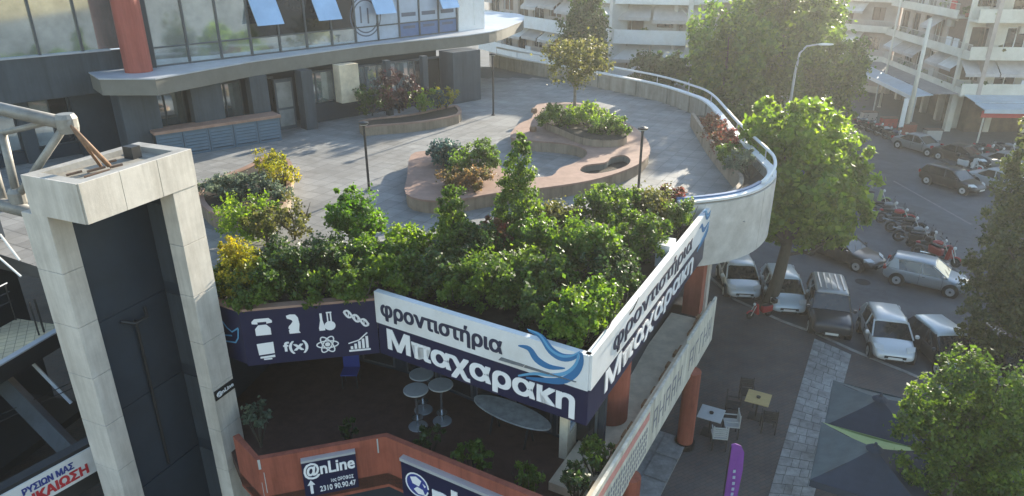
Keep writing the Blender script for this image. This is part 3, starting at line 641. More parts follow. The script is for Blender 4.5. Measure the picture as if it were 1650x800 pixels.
# ================================================================== LIFT TOWER
TN = Vector((-7.38, 11.37)); TR = Vector((-6.42, 13.65)); TL = Vector((-8.57, 12.05))
uu = (TR-TN).normalized(); LU = (TR-TN).length; ww_ = Vector((-uu.y, uu.x)); LW = 1.42
tw = thing('lift_tower', 'pale marble clad lift tower with overhanging top and dark recessed shaft', 'tower', (TN.x, TN.y, 0))
def ft(a, b, z): q = TN+uu*a-ww_*b; return (q.x, q.y, z)   # b outwards positive (to the right); left is negative
def tb(mb, u0, u1, w0, w1, z0, z1): return mb.fbox(ft, u0, u1, -w1, -w0, z0, z1)
ZB, ZT = 9.56, 10.3
tb(MB(), .02, LU-.02, .02, LW-.02, ZB+.02, ZT-.22).build('cap_core', M['marbled'], tw)
# cladding of the cap: panels on the two seen faces, each its own
for (a, b) in [(0, .8), (.806, 1.62), (1.626, LU)]: tb(MB(), a, b, -.02, .018, ZB, ZT).build('marble_panel', M['marble'], tw, bevel=.004)
MB().fbox(ft, -.02, .018, -LW, -.019, ZB, ZT).build('marble_panel', M['marble'], tw, bevel=.004)
ed = MB(); tb(ed, .0, LU, .02, .2, ZT-.2, ZT-.004); tb(ed, .02, .22, .2, LW, ZT-.2, ZT-.004); tb(ed, LU-.25, LU, .2, LW, ZT-.2, ZT-.006); tb(ed, .22, LU-.25, LW-.2, LW, ZT-.2, ZT-.005)
ed.build('cap_rim', M['conc'], tw)
tb(MB(), .22, LU-.25, .2, LW-.2, ZT-.21, ZT-.12).build('roof_bed', M['parapet'], tw)
for (a, b, s_) in [(.5, .5, .22), (.75, .75, .15), (1.1, .6, .1), (.45, .9, .12), (1.3, .95, .08)]:
    MB().tube([ft(a, -b, ZT-.08), ft(a+s_*2, -b+.1, ZT-.06)], .025, 6).build('roof_debris', M['rust'], tw)
tb(MB(), 1.75, 1.95, .75, 1.0, ZT-.12, ZT+.12).build('lifting_hook', M['dark'], tw)
# legs
def leg(u0, u1, w0, w1):
    tb(MB(), u0+.02, u1-.02, w0+.02, w1-.02, 0, ZB).build('leg_core', M['marbled'], tw)
    z = ZB
    while z > 0:
        h = 1.15; z0 = max(0, z-h); tb(MB(), u0, u1, w0, w1, z0+.007, z-.002).build('marble_panel', M['marble'], tw, bevel=.004); z -= h
leg(-.01, .41, 1.02, 1.72)
leg(LU-.62, LU+.0, .0, .38)
tb(MB(), .42, LU-.3, 1.2, 1.32, 0, ZB).build('shaft_wall', M['navyd'], tw)
tb(MB(), LU-.3, LU-.18, .385, 1.32, 0, ZB).build('shaft_wall', M['navyd'], tw)
for i in range(5):
    z1 = ZB-.35-i*2.1; 
    if z1 < 1.5: break
    fw = MB().fbox(ft, LU-.33, LU-.302, -.66, -.42, z1-1.25, z1).build('window', M['frame'], tw)
    MB().fbox(ft, LU-.336, LU-.331, -.63, -.45, z1-1.2, z1-.05).build('pane', M['glassblue'], fw)
    tb(MB(), .46, LU-.34, 1.175, 1.198, z1-2.02, z1-.03).build('clad_panel', M['navyd'], tw)
    MB().fbox(ft, LU-.325, LU-.303, -1.17, -.68, z1-1.9, z1-.1).build('clad_panel', M['slate'], tw)
br = MB(); br.tube([ft(.95, -1.15, 6.9), ft(1.15, -1.0, 6.78), ft(1.45, -1.0, 6.8), ft(1.55, -1.15, 6.95)], .035, 6); br.tube([ft(1.25, -1.1, 6.8), ft(1.25, -1.15, 3)], .03, 6)
br.build('lift_bracket', M['dark'], tw)
pt = [ft(LU-.55+.0, .022, 6.05)]
frT = frame((ft(LU-.62, .0, 0)[0], ft(LU-.62, .0, 0)[1]), (ft(LU, .0, 0)[0], ft(LU, .0, 0)[1]))
uS, zS = onplane(frT, 332, 648); uE, zE = onplane(frT, 374, 626); _, zS2 = onplane(frT, 352, 655)
s6 = thing('tower_plaque', 'small black plaque with white lettering on the marble tower leg', 'sign', frT(0, .01, 6))
MB().fbox(frT, .02, .60, .004, .03, zS-.14, zS+.1).build('board', M['black'], s6)
text('lettering', '@nLine', frT, .06, .56, zS-.08, zS+.05, .031, M['letter'], s6, bold=.02)
# ================================================================== OFFICE BUILDING (top left)
ob_ = thing('office_building', 'dark glazed office building with a grey curved ledge, red column and open tilting windows', 'building', (-14, 30, 0))
G0 = at(252, 110, 9.5); G1 = at(737, 52, 9.5)
frU = frame(G0, G1); LG = frU.L
ledge = [at(135, 112, 9.5), at(160, 128, 9.5), at(250, 128, 9.5), at(400, 101, 9.5), at(600, 73, 9.5), at(750, 58, 9.5), at(800, 50, 9.5), at(828, 40, 9.5), at(843, 33, 9.5), at(838, 24, 9.5), at(800, 20, 9.5)]
ledge = [Vector((p.x, p.y, 0)) for p in ledge]
lp = [ledge[0], ledge[1], ledge[2], ledge[3], ledge[4]]+spline(ledge[5:], 4)
backp = [(-3, 56), (-20, 50), (-32, 36), (-22, 28)]
MB().prism([(p.x, p.y) for p in lp]+backp, 8.9, 9.48).build('ledge_slab', M['fascia'], ob_)
MB().prism([(p.x, p.y) for p in offs(lp, .03)]+backp, 9.483, 9.53).build('ledge_cover', M['ledgetop'], ob_)
# upper glazing
MB().fbox(frU, .0, LG, -.5, -.25, 9.53, 14.8).build('inner_wall', M['navyd'], ob_)
bays = 12; bwid = LG/bays
for i in range(bays+1): MB().fbox(frU, i*bwid-.04, i*bwid+.04, -.14, .02, 9.53, 14.2).build('mullion', M['frame'], ob_)
for zz in (9.53, 10.25, 12.1, 14.1): 
    t_ = MB()
    for i in range(bays): t_.fbox(frU, i*bwid+.042, (i+1)*bwid-.042, -.1, .0, zz, zz+.06)
    t_.build('transom', M['frame'], ob_)
for i in range(bays):
    for (z0, z1) in ((9.59, 10.25), (10.31, 12.1), (12.16, 14.1)):
        x_ = i/bays
        if i >= 7: m = M['decal'] if z1 > 10.3 else M['decald'] if i > 8 else M['decal']
        else: m = M['glassrefl'] if i < 3 or z1 < 10.3 else M['glassdark']
        MB().fbox(frU, i*bwid+.042, (i+1)*bwid-.042, -.06, -.045, z0, z1).build('pane', m, ob_)
# open tilting sashes
for i, (x, y) in enumerate([(432, 40), (528, 32), (618, 22), (722, 13)]):
    u, z = onplane(frU, x, y, .35); wd = bwid*.92
    zt = z+1.15; t_ = MB(); P = [frU(u-wd/2, .62, z), frU(u+wd/2, .62, z), frU(u+wd/2, .58, z), frU(u-wd/2, .58, z), frU(u-wd/2, .06, zt), frU(u+wd/2, .06, zt), frU(u+wd/2, .02, zt), frU(u-wd/2, .02, zt)]
    sa = t_.hexa(P).build('open_sash', M['glassblue'], ob_)
# window prints: two rings and bars
cu_, cz_ = onplane(frU, 590, 27); rings = []
for r_ in (.95, .78): rings += stroke([(cu_+r_*math.cos(i*.21), cz_+r_*math.sin(i*.21)) for i in range(31)], [.07]*31)
rings = [p for p in rings if min(q[1] for q in p) > 9.55]
rings += [[(cu_-.35, cz_-.3), (cu_-.25, cz_-.3), (cu_-.25, cz_+.5), (cu_-.35, cz_+.5)], [(cu_+.1, cz_-.35), (cu_+.2, cz_-.35), (cu_+.2, cz_+.4), (cu_+.1, cz_+.4)]]
plate('round_print', rings, frU, -.043, .004, M['decalg'], ob_)
for i in (9, 10, 11):
    MB().fbox(frU, (i+.2)*bwid, (i+.8)*bwid, -.044, -.04, 9.98, 10.12).build('bar_print', M['decalg'], ob_)
    MB().fbox(frU, (i+.15)*bwid, (i+.85)*bwid, -.044, -.04, 10.6, 10.8).build('bar_print', M['decalg'], ob_)
# white end pier
MB().fbox(frU, LG+.05, LG+2.2, -.6, .1, 9.53, 14.8).build('end_pier', M['white'], ob_)
MB().fbox(frU, LG+1.3, LG+1.6, .1, .14, 9.8, 14.8).build('pier_rib', M['white'], ob_)
# red column
rc = at(212, 118, 9.5); MB().lathe((rc.x+.2, rc.y+.2, 9.53), [(.5, 0), (.5, 5.4)], 28).build('column', M['redcol'], ob_, smooth=False)
MB().fbox(frU, -.32, -.02, -.1, .1, 9.53, 14.8).build('dark_jamb', M['navyd'], ob_)
# left wing: spandrel band with ribbon windows
V0 = at(-60, 168, 8.9); V1 = at(190, 138, 8.9); V0, V1 = Vector((V0.x, V0.y)), Vector((V1.x, V1.y))
frV = frame(V0, V1); LV = frV.L
MB().fbox(frV, -6, LV+1.0, -.3, 0, 8.7, 10.25).build('spandrel_band', M['slate'], ob_)
MB().fbox(frV, -6, LV, -.35, .06, 10.253, 10.31).build('window_sill', M['ledgetop'], ob_)
for i in range(11): MB().fbox(frV, -6+i*1.45, -5.92+i*1.45, -.2, -.05, 10.31, 14.2).build('mullion', M['frame'], ob_)
for i in range(10): MB().fbox(frV, -5.92+i*1.45, -4.55+i*1.45, -.16, -.14, 10.31, 14.2).build('pane', M['glassrefl'], ob_)
for i in range(7):
    MB().fbox(frV, -6+i*1.9, -5.55+i*1.9, -1.2, -.8, Z2, 8.69).build('pier', M['slate'], ob_)
    wf2 = MB().fbox(frV, -5.54+i*1.9, -4.11+i*1.9, -1.15, -1.1, Z2+.5, 8.6).build('window', M['frame'], ob_)
    MB().fbox(frV, -5.47+i*1.9, -4.86+i*1.9, -1.09, -1.08, Z2+.56, 8.5).build('pane', M['glassrefl'], wf2); MB().fbox(frV, -4.8+i*1.9, -4.18+i*1.9, -1.09, -1.08, Z2+.56, 8.5).build('pane', M['glassrefl' if i % 2 else 'glassdark'], wf2)
    MB().fbox(frV, -5.54+i*1.9, -4.11+i*1.9, -1.2, -1.0, Z2+.003, Z2+.49).build('low_wall', M['navyd'], ob_)
MB().fbox(frV, -8, LV+1, -3, -2.8, Z2, 8.69).build('inner_wall', M['navyd'], ob_)
MB().fbox(frV, -6, LV+.5, -.6, -.4, 10.3, 14.8).build('inner_wall', M['navyd'], ob_)
# ground floor (terrace level) piers and glass
F0 = at(205, 262, Z2); F1 = at(745, 166, Z2); frD = frame(F0, F1); LD = frD.L
def du(x, y=200): return onplane(frD, x, y)[0]
MB().fbox(frD, -1, LD, -2.4, -2.2, Z2, 8.89).build('inner_wall', M['navyd'], ob_)
for (xa, xb, dep) in [(200, 262, 1.2), (316, 366, .5), (412, 440, .5), (494, 512, .6), (628, 636, .3), (686, 694, .3), (733, 776, 1.2)]:
    MB().fbox(frD, du(xa), du(xb), -dep, 0, Z2+.003, 8.897).build('pier', M['slate'], ob_, bevel=.01)
for (xa, xb, z0, z1, m) in [(262, 312, Z2, 8.6, 'glassrefl'), (368, 408, Z2, 8.6, 'glassrefl'), (442, 462, Z2, 8.6, 'glassdark'), (512, 560, Z2+.9, 8.6, 'glassrefl'), (590, 640, Z2+.9, 8.6, 'glassrefl'), (640, 690, Z2+.9, 8.6, 'glassrefl'), (690, 733, Z2, 8.6, 'glassdark')]:
    a, b = du(xa), du(xb); a -= .25; b += .2; w1_ = MB(); w1_.fbox(frD, a+.01, a+.07, -1.3, -1.2, z0+.005, z1); w1_.fbox(frD, b-.07, b-.01, -1.3, -1.2, z0+.005, z1); w1_.fbox(frD, a+.07, b-.07, -1.3, -1.2, z1-.08, z1); w1_.fbox(frD, (a+b)/2-.03, (a+b)/2+.03, -1.3, -1.2, z0+.005, z1-.08)
    wf_ = w1_.build('window', M['frame'], ob_); MB().fbox(frD, a+.05, b-.05, -1.26, -1.245, z0+.005, z1-.05).build('pane', M[m], wf_)
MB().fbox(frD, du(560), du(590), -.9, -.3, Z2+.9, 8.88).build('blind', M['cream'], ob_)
MB().fbox(frD, du(512), du(690), -1.4, -1.1, Z2+.003, Z2+.88).build('low_wall', M['navyd'], ob_)
dr = MB().fbox(frD, du(463), du(493), -.95, -.88, Z2+.003, 8.5).build('door', M['frame'], ob_)
MB().fbox(frD, du(466), du(490), -.878, -.87, Z2+1.0, 8.35).build('pane', M['door'], dr); MB().fbox(frD, du(466), du(490), -.878, -.87, Z2+.15, Z2+.9).build('pane', M['door'], dr)
# louvred cabinet along the facade
a0 = at(258, 258, Z2); a1 = at(455, 226, Z2); frL = frame(a0, a1)
lc = thing('louvre_bench', 'long low blue louvred cabinet with terracotta top against the office wall', 'cabinet', frL(frL.L/2, -.3, Z2))
MB().fbox(frL, -.05, frL.L+.05, -.85, .06, Z2+1.003, Z2+1.12).build('top', M['pink'], lc)
MB().fbox(frL, 0, frL.L, -.8, -.06, Z2+.003, Z2+1.0).build('carcass', M['dark'], lc)
nb = 5; lw = frL.L/nb
for i in range(nb):
    fr_ = MB(); fr_.fbox(frL, i*lw+.01, i*lw+.09, -.058, 0, Z2+.004, Z2+.99); fr_.fbox(frL, (i+1)*lw-.09, (i+1)*lw-.01, -.058, 0, Z2+.004, Z2+.99); fr_.fbox(frL, i*lw+.09, (i+1)*lw-.09, -.058, 0, Z2+.004, Z2+.1); fr_.fbox(frL, i*lw+.09, (i+1)*lw-.09, -.058, 0, Z2+.9, Z2+.99)
    pf = fr_.build('louvre_panel', M['louver'], lc)
    for j in range(6):
        z = Z2+.13+j*.13; MB().hexa([frL(i*lw+.09, 0, z), frL((i+1)*lw-.09, 0, z), frL((i+1)*lw-.09, -.03, z+.1), frL(i*lw+.09, -.03, z+.1), frL(i*lw+.09, .01, z+.02), frL((i+1)*lw-.09, .01, z+.02), frL((i+1)*lw-.09, -.02, z+.12), frL(i*lw+.09, -.02, z+.12)]).build('slat', M['louver'], pf)
# ================================================================== TERRACE FURNISHING
ZR = Z2+.46
def pxpoly(pts, z): return [tuple(at(x, y, z).xy) for x, y in pts]
ring = pxpoly([(654, 312), (656, 285), (662, 250), (690, 243), (740, 243), (790, 254), (812, 275), (835, 286), (862, 286), (890, 283), (902, 271), (925, 263), (943, 252), (945, 243), (930, 235), (900, 230), (860, 227), (822, 221), (836, 200), (857, 190), (862, 172), (880, 166), (950, 168), (1010, 198), (1035, 216), (1048, 240), (1036, 260), (1000, 277), (950, 291), (880, 302), (800, 311), (740, 321), (690, 323)], ZR)
ringp = smoothpoly(ring, 3)
rg = thing('curved_bench', 'large C shaped curved bench planter with pink top in the middle of the terrace', 'bench', (*at(850, 290, Z2).xy, Z2))
hole = smoothpoly(pxpoly([(934, 274), (945, 266), (975, 262), (985, 254), (1005, 250), (1016, 258), (1008, 268), (980, 277), (950, 280)], ZR), 3)
# top with a hole: triangulated via bmesh
def top_with_holes(name, outer, holes, z, m, parent):
    cu = bpy.data.curves.new(name, 'CURVE'); cu.dimensions = '2D'; cu.fill_mode = 'BOTH'; cu.extrude = .03
    for poly in [outer]+holes:
        sp = cu.splines.new('POLY'); sp.points.add(len(poly)-1)
        for i, p in enumerate(poly): sp.points[i].co = (p[0], p[1], 0, 1)
        sp.use_cyclic_u = True
    o = bpy.data.objects.new('t', cu); COL.objects.link(o); dg = bpy.context.evaluated_depsgraph_get(); dg.update()
    me = bpy.data.meshes.new_from_object(o.evaluated_get(dg)); bpy.data.objects.remove(o)
    for v in me.vertices: v.co.z += z-.03
    me.materials.clear(); me.materials.append(m); return link(name, me, parent)
top_with_holes('seat_top', ringp, [hole], ZR, M['pink'], rg)
def ringwall(poly, z0, z1, name, m, parent, ins=.04):
    c = Vector((sum(p[0] for p in poly)/len(poly), sum(p[1] for p in poly)/len(poly)))
    a = sum(poly[i][0]*poly[(i+1) % len(poly)][1]-poly[(i+1) % len(poly)][0]*poly[i][1] for i in range(len(poly)))
    P = []
    n = len(poly)
    for i, p in enumerate(poly):
        d = Vector(poly[(i+1) % n])-Vector(poly[i-1]); d.normalize(); o = Vector((-d.y, d.x))*(1 if a > 0 else -1); P.append(Vector(p)+o*ins)
    v = [(*p, z0) for p in P]+[(*p, z1) for p in P]
    return MB().add(v, [(i, (i+1) % n, n+(i+1) % n, n+i) for i in range(n)]).build(name, m, parent)
ringwall(ringp, Z2+.002, ZR-.058, 'side', M['benchside'], rg)
ringwall(hole, Z2+.1, ZR-.058, 'pit_side', M['fascia'], rg, -.02)
MB().prism([(p[0], p[1]) for p in hole], Z2+.1, Z2+.2).build('pit_soil', M['soil'], rg)
pl = smoothpoly(pxpoly([(876, 178), (890, 170), (930, 168), (975, 180), (1005, 200), (1010, 220), (985, 226), (940, 222), (900, 206), (876, 195)], ZR+.3), 3)
ringwall(pl, ZR+.003, ZR+.3, 'planter_side', M['benchside'], rg, 0); MB().prism(pl, ZR+.28, ZR+.31).build('planter_soil', M['soil'], rg)
for (x, y) in [(861, 182), (859, 212)]:
    p = at(x, y, ZR); MB().lathe((p.x, p.y, ZR+.004), [(.14, 0), (.16, .12), (.12, .22)], 12).build('bollard_light', M['rust'], rg)
def lamp(x, y, h, label):
    p = at(x, y, Z2); t = thing('terrace_lamp', label, 'lamp post', (p.x, p.y, Z2+.01), 'slim lamp posts of the terrace')
    MB().lathe((p.x, p.y, Z2+.01), [(.1, 0), (.1, .03), (.045, .05), (.042, h)], 10).build('post', M['dark'], t, smooth=False)
    MB().lathe((p.x, p.y, Z2+.01+h), [(.05, 0), (.05, .06), (.17, .1), (.17, .15), (.05, .19)], 14).build('lamp_head', M['black'], t)
    MB().lathe((p.x, p.y, Z2+.01+h+.06), [(.13, .012), (.14, .035)], 14).build('lens', M['lamp'], t)
lamp(795, 186, 2.85, 'slim black lamp post at the far left of the terrace near the office pier')
lamp(1028, 313, 2.15, 'slim black lamp post at the near right of the curved bench')
lamp(595, 308, 2.25, 'slim black lamp post left of the pink bench beside the planter')
def planter(name, pts, z, label, wallh=.42, rimm='pink', side='benchside'):
    P = smoothpoly(pxpoly(pts, z), 3); t = thing(name, label, 'planter', (sum(p[0] for p in P)/len(P), sum(p[1] for p in P)/len(P), Z2))
    n = len(P); c = Vector((sum(p[0] for p in P)/n, sum(p[1] for p in P)/n)); inn = []
    a = sum(P[i][0]*P[(i+1) % n][1]-P[(i+1) % n][0]*P[i][1] for i in range(n))
    for i in range(n):
        d = Vector(P[(i+1) % n])-Vector(P[i-1]); d.normalize(); o = Vector((-d.y, d.x))*(1 if a > 0 else -1); inn.append(tuple(Vector(P[i])+o*.16))
    top_with_holes('rim', P, [inn], z, M[rimm], t); ringwall(P, Z2+.003, z-.058, 'side', M[side], t, .02); MB().prism(inn, z-.2, z-.08).build('soil', M['soil'], t)
    return t
planter('planter', [(322, 300), (345, 288), (395, 268), (425, 252), (450, 250), (470, 262), (470, 290), (462, 322), (420, 345), (350, 345), (322, 325)], Z2+.5, 'kidney shaped planter behind the marble tower with yellow and grey foliage')
planter('planter', [(578, 196), (600, 190), (660, 184), (716, 172), (737, 170), (740, 184), (680, 196), (610, 202), (586, 204)], Z2+.45, 'long pointed planter against the office piers with a pink top')
# straight planter along the right parapet
q = pxpoly([(1122, 190), (1140, 187), (1196, 285), (1184, 292)], Z2+.35)
ri = [Vector((p.x, p.y)) for p in rim]
seg = [p for p in ri if 20.6 < p.y < 33.5 and p.x > 6]
tpl = thing('planter', 'long planter with reddish plants lining the right side of the parapet', 'planter', (8, 27, Z2))
innr = [p+Vector((-.95, .0)) for p in seg]
pth = [Vector((p.x, p.y, 0)) for p in innr]
MB().sweep(pth, [(0, Z2+.002), (0, Z2+.62), (-.14, Z2+.62), (-.14, Z2+.002)]).build('side', M['benchside'], tpl)
MB().prism([tuple(p+Vector((.1, 0))) for p in innr]+[tuple(p+Vector((-.03, 0))) for p in seg[::-1]], Z2+.002, Z2+.5).build('soil', M['soil'], tpl)
# hedge bed
bed = [tuple(C0+Vector((-.25, .3))), tuple(A0+Vector((.05, .25))), tuple(B0+Vector((0, .2))), tuple(W0+Vector((.05, .2))), tuple(at(350, 425, 6.35).xy), tuple(at(520, 408, 6.35).xy), tuple(at(690, 384, 6.35).xy), tuple(at(900, 350, 6.35).xy), tuple(at(1118, 322, 6.35).xy), tuple(E0+Vector((-.3, -.2)))]
hb = thing('hedge_bed', 'raised planting bed with soil and a pale kerb behind the long shop signs', 'planter', (0, 16, Z2))
MB().prism(bed, 6.19, 6.36).build('soil', M['soil'], hb)
bk = [Vector((*p, 0)) for p in bed[4:9]]
MB().sweep(bk, [(0, 6.192), (0, 6.45), (-.14, 6.45), (-.14, 6.192)]).build('bed_kerb', M['conc'], hb)
# ------------------------------------------------------------------ plants of the hedge: x, y of crown centre, radius px, mat, label, kwargs
def B(x, y, rp, z, m, label, **k):
    p = at(x, y, z); t = (CH-z)/-ray(x, y)[2]; r = rp*t/FPX*k.pop('gs', 1)
    return bush(p, r, M[m], label, **k)
H = [
 (395, 440, 52, 7.1, 'lf_yellow', 'round shrub with yellow top in the hedge corner above the icon sign', dict(n=5200, size=.05)),
 (352, 462, 34, 6.8, 'lf_hedge', 'low green shrub touching the marble tower at the left end of the hedge', dict(n=2600, size=.055)),
 (415, 470, 46, 6.85, 'lf_hedge', 'green shrub under the yellow topped one, above the telephone icon', dict(n=3400, size=.055)),
 (478, 440, 50, 7.0, 'lf_dark', 'dark wide shrub right of the yellow topped shrub', dict(n=4200, size=.06)),
 (535, 425, 50, 7.0, 'lf_dark', 'dark shrub in front of the rounded vivid green tree', dict(n=4200, size=.06)),
 (575, 462, 44, 6.9, 'lf_hedge', 'green shrub just above the joint of icon sign and long sign', dict(n=3400, size=.06)),
 (610, 425, 46, 7.0, 'lf_fresh', 'fresh green shrub between vivid tree and bright yellow-green shrub', dict(n=3600, size=.055)),
 (655, 400, 38, 7.15, 'lf_bright', 'bright yellow-green shrub at the middle of the hedge rear', dict(n=3400, size=.055)),
 (660, 452, 44, 6.9, 'lf_hedge', 'green shrub above the first letters of the long sign', dict(n=3200, size=.06)),
 (708, 440, 46, 7.0, 'lf_dark', 'dark leafy shrub below the left conical bush', dict(n=4000, size=.06)),
 (765, 400, 42, 7.1, 'lf_dark', 'dark shrub between the two conical bushes', dict(n=3600, size=.06)),
 (792, 455, 55, 7.0, 'lf_hedge', 'big green shrub above the middle of the long sign', dict(n=5200, size=.06)),
 (800, 385, 30, 7.1, 'lf_red', 'reddish shrub at the foot of the tall conical bush', dict(n=2000, size=.055)),
 (858, 390, 42, 7.1, 'lf_fresh', 'fresh green shrub right of the tall conical bush', dict(n=3600, size=.06)),
 (868, 452, 56, 7.0, 'lf_hedge', 'big green shrub left of the bright one near the sign corner', dict(n=5200, size=.065)),
 (905, 358, 36, 7.1, 'lf_olive', 'olive toned shrub at the rear of the hedge facing the bench', dict(n=2800, size=.055)),
 (945, 402, 52, 7.2, 'lf_fresh', 'full bright green shrub in the middle right of the hedge', dict(n=5200, size=.065)),
 (985, 342, 48, 7.2, 'lf_hedge', 'green shrub at the rear below the near right lamp', dict(n=4200, size=.06)),
 (1052, 338, 42, 7.2, 'lf_olive', 'olive shrub with orange tips near the blue parapet rim', dict(n=3600, size=.055)),
 (1096, 352, 34, 7.0, 'lf_hedge', 'small green shrub beside the far end of the sunlit sign', dict(n=2400, size=.055)),
 (1030, 390, 44, 7.0, 'lf_hedge', 'green shrub leaning on the middle of the sunlit sign', dict(n=3600, size=.06)),
 (985, 445, 48, 6.95, 'lf_dark', 'darker shrub between the bright shrub and the sunlit sign', dict(n=3800, size=.06)),
 (945, 515, 60, 7.0, 'lf_fresh', 'glossy bright shrub in the very corner where the two long signs meet', dict(n=6500, size=.065)),
 (1000, 495, 34, 6.9, 'lf_hedge', 'small green shrub squeezed behind the near end of the sunlit sign', dict(n=2400, size=.06)),
 (870, 500, 40, 6.8, 'lf_dark', 'dark low shrub behind the dove of the long sign', dict(n=3000, size=.06)),
 (735, 470, 40, 6.8, 'lf_hedge', 'low green shrub behind the dark letters of the long sign', dict(n=2800, size=.06)),
 (500, 470, 38, 6.75, 'lf_hedge', 'low green shrub above the flask icons', dict(n=2600, size=.055)),
]
for (x, y, rp, z, m, l, k) in H:
    k['n'] = int(k['n']*1.3); B(x, y-8, rp*1.12, z+.1, m, l, **k)
gap = []
for i in range(160):
    f = random.random(); p = Vector(bed[random.choice([0, 1, 2, 9])]).lerp(Vector(bed[random.choice([4, 5, 6, 7, 8])]), random.uniform(.05, .95)); gap.append(((p.x, p.y, 6.42), (.32, .32, .14)))
gc = leaves('ground_cover', M['lf_dark'], None, gap, 14000, .06, stuff=True, shell=.1, clip=HC); gc['label'] = 'dark ground cover filling the soil between the hedge shrubs'; gc['category'] = 'ground cover'
B(730, 375, 48, 7.45, 'lf_hedge', 'left conical bush standing up from the hedge', cone=True, n=9000, size=.055, name='conical_bush')
B(834, 315, 48, 7.85, 'lf_hedge', 'tallest conical bush rising above the hedge in front of the bench', cone=True, n=11000, size=.058, name='conical_bush')
tree(at(578, 392, 6.36), (at(577, 352, 7.5), (.86, .86, .9)), M['lf_vivid'], 'small rounded vivid green tree behind the hedge left of centre', 11000, .055, .05, group=None)
B(402, 345, 58, 7.0, 'lf_bright', 'loose feathery yellowish green shrub before the kidney planter', n=2600, size=.06, group='loose shrubs by the kidney planter')
B(425, 355, 50, 7.0, 'lf_olive', 'loose orange tinged shrub before the kidney planter', n=2600, size=.055, group='loose shrubs by the kidney planter')
B(470, 345, 44, 7.0, 'lf_olive', 'airy olive shrub right of the orange tinged one', n=1300, size=.055, group='loose shrubs by the kidney planter')
B(360, 302, 40, 6.95, 'lf_grey', 'grey-green shrub filling the left of the kidney planter', n=3800, size=.05, group='planter shrubs', base=6.6, zs=.6)
B(405, 298, 36, 6.95, 'lf_grey', 'grey-green shrub with yellowish tips in the middle of the kidney planter', n=2600, size=.05, group='planter shrubs', base=6.6, zs=.6)
B(452, 282, 34, 7.0, 'lf_yellow', 'golden shrub on the right edge of the kidney planter', n=2600, size=.045, group='planter shrubs', base=6.6)
B(432, 262, 30, 7.0, 'lf_yellow', 'golden shrub at the rear of the kidney planter', n=1800, size=.045, group='planter shrubs', base=6.6)
B(448, 312, 26, 6.85, 'lf_grey', 'pale grey-green shrub at the front right of the kidney planter', n=1800, size=.045, group='planter shrubs', base=6.6)
B(762, 262, 48, 7.1, 'lf_hedge', 'spreading green shrub on the left lobe of the pink bench', n=5200, size=.06, group='planter shrubs', base=6.66, zs=.7)
B(748, 288, 46, 6.95, 'lf_autumn', 'brown tinged lower shrub on the front of the pink bench', n=3600, size=.055, group='planter shrubs', base=6.66, zs=.5)
B(718, 248, 36, 7.1, 'lf_blue', 'blue-green shrub on the left lobe of the pink bench', n=3200, size=.07, group='planter shrubs', base=6.66, zs=.75)
B(900, 190, 38, 7.2, 'lf_hedge', 'leafy shrub at the left of the raised bench planter', n=2400, size=.07, group='planter shrubs', base=6.9, zs=.6)
B(945, 190, 44, 7.3, 'lf_bright', 'bright shrub in the middle of the raised bench planter', n=3000, size=.07, group='planter shrubs', base=6.9, zs=.6)
B(982, 206, 38, 7.2, 'lf_hedge', 'rounded shrub at the right end of the raised bench planter', n=2600, size=.07, group='planter shrubs', base=6.9, zs=.65)
B(598, 160, 34, 7.3, 'lf_dark', 'dark shrub at the left end of the pointed planter', n=1800, size=.08, group='planter shrubs', base=6.6)
B(640, 146, 46, 7.6, 'lf_plum', 'plum coloured shrub against the office glass', n=3200, size=.08, group='planter shrubs', base=6.6)
B(675, 160, 32, 7.2, 'lf_bright', 'yellow-green shrub beside the plum coloured one', n=1800, size=.07, group='planter shrubs', base=6.6, zs=.7)
B(704, 160, 26, 7.1, 'lf_blue', 'pale blue-green shrub in the pointed planter', n=1500, size=.07, group='planter shrubs', base=6.6, zs=.7)
B(718, 156, 22, 7.2, 'lf_yellow', 'light spiky shrub at the right tip of the pointed planter', n=1200, size=.07, group='planter shrubs', base=6.6)
for (x, y, r_, m, l) in [(1150, 205, 20, 'lf_red', 'red leaved plant at the far end of the parapet planter'), (1166, 228, 20, 'lf_red', 'reddish plant second from the far end of the parapet planter'), (1178, 248, 18, 'lf_hedge', 'green plant midway along the parapet planter'), (1192, 262, 18, 'lf_grey', 'pale grassy plant in the parapet planter'), (1210, 276, 16, 'lf_red', 'red flowering plant at the near end of the parapet planter'), (1085, 318, 18, 'lf_red', 'red tipped plant before the blue rim of the parapet')]:
    B(x, y, r_*1.45, 7.0, m, l, n=2600, size=.055, group='parapet plants', base=6.6, name='parapet_plant', cat='plant')
tc_ = at(925, 108, 9.4); tb_ = at(925, 176, ZR+.3)
tree(tb_, ((tb_.x, tb_.y, 9.1), (1.9, 1.6, 1.25)), M['lf_olive'], 'small airy tree with sparse yellowish leaves growing from the bench planter', 3600, .09, .07, group=None, bark='barkg', clump=.3, shell=.5, limbs=14)
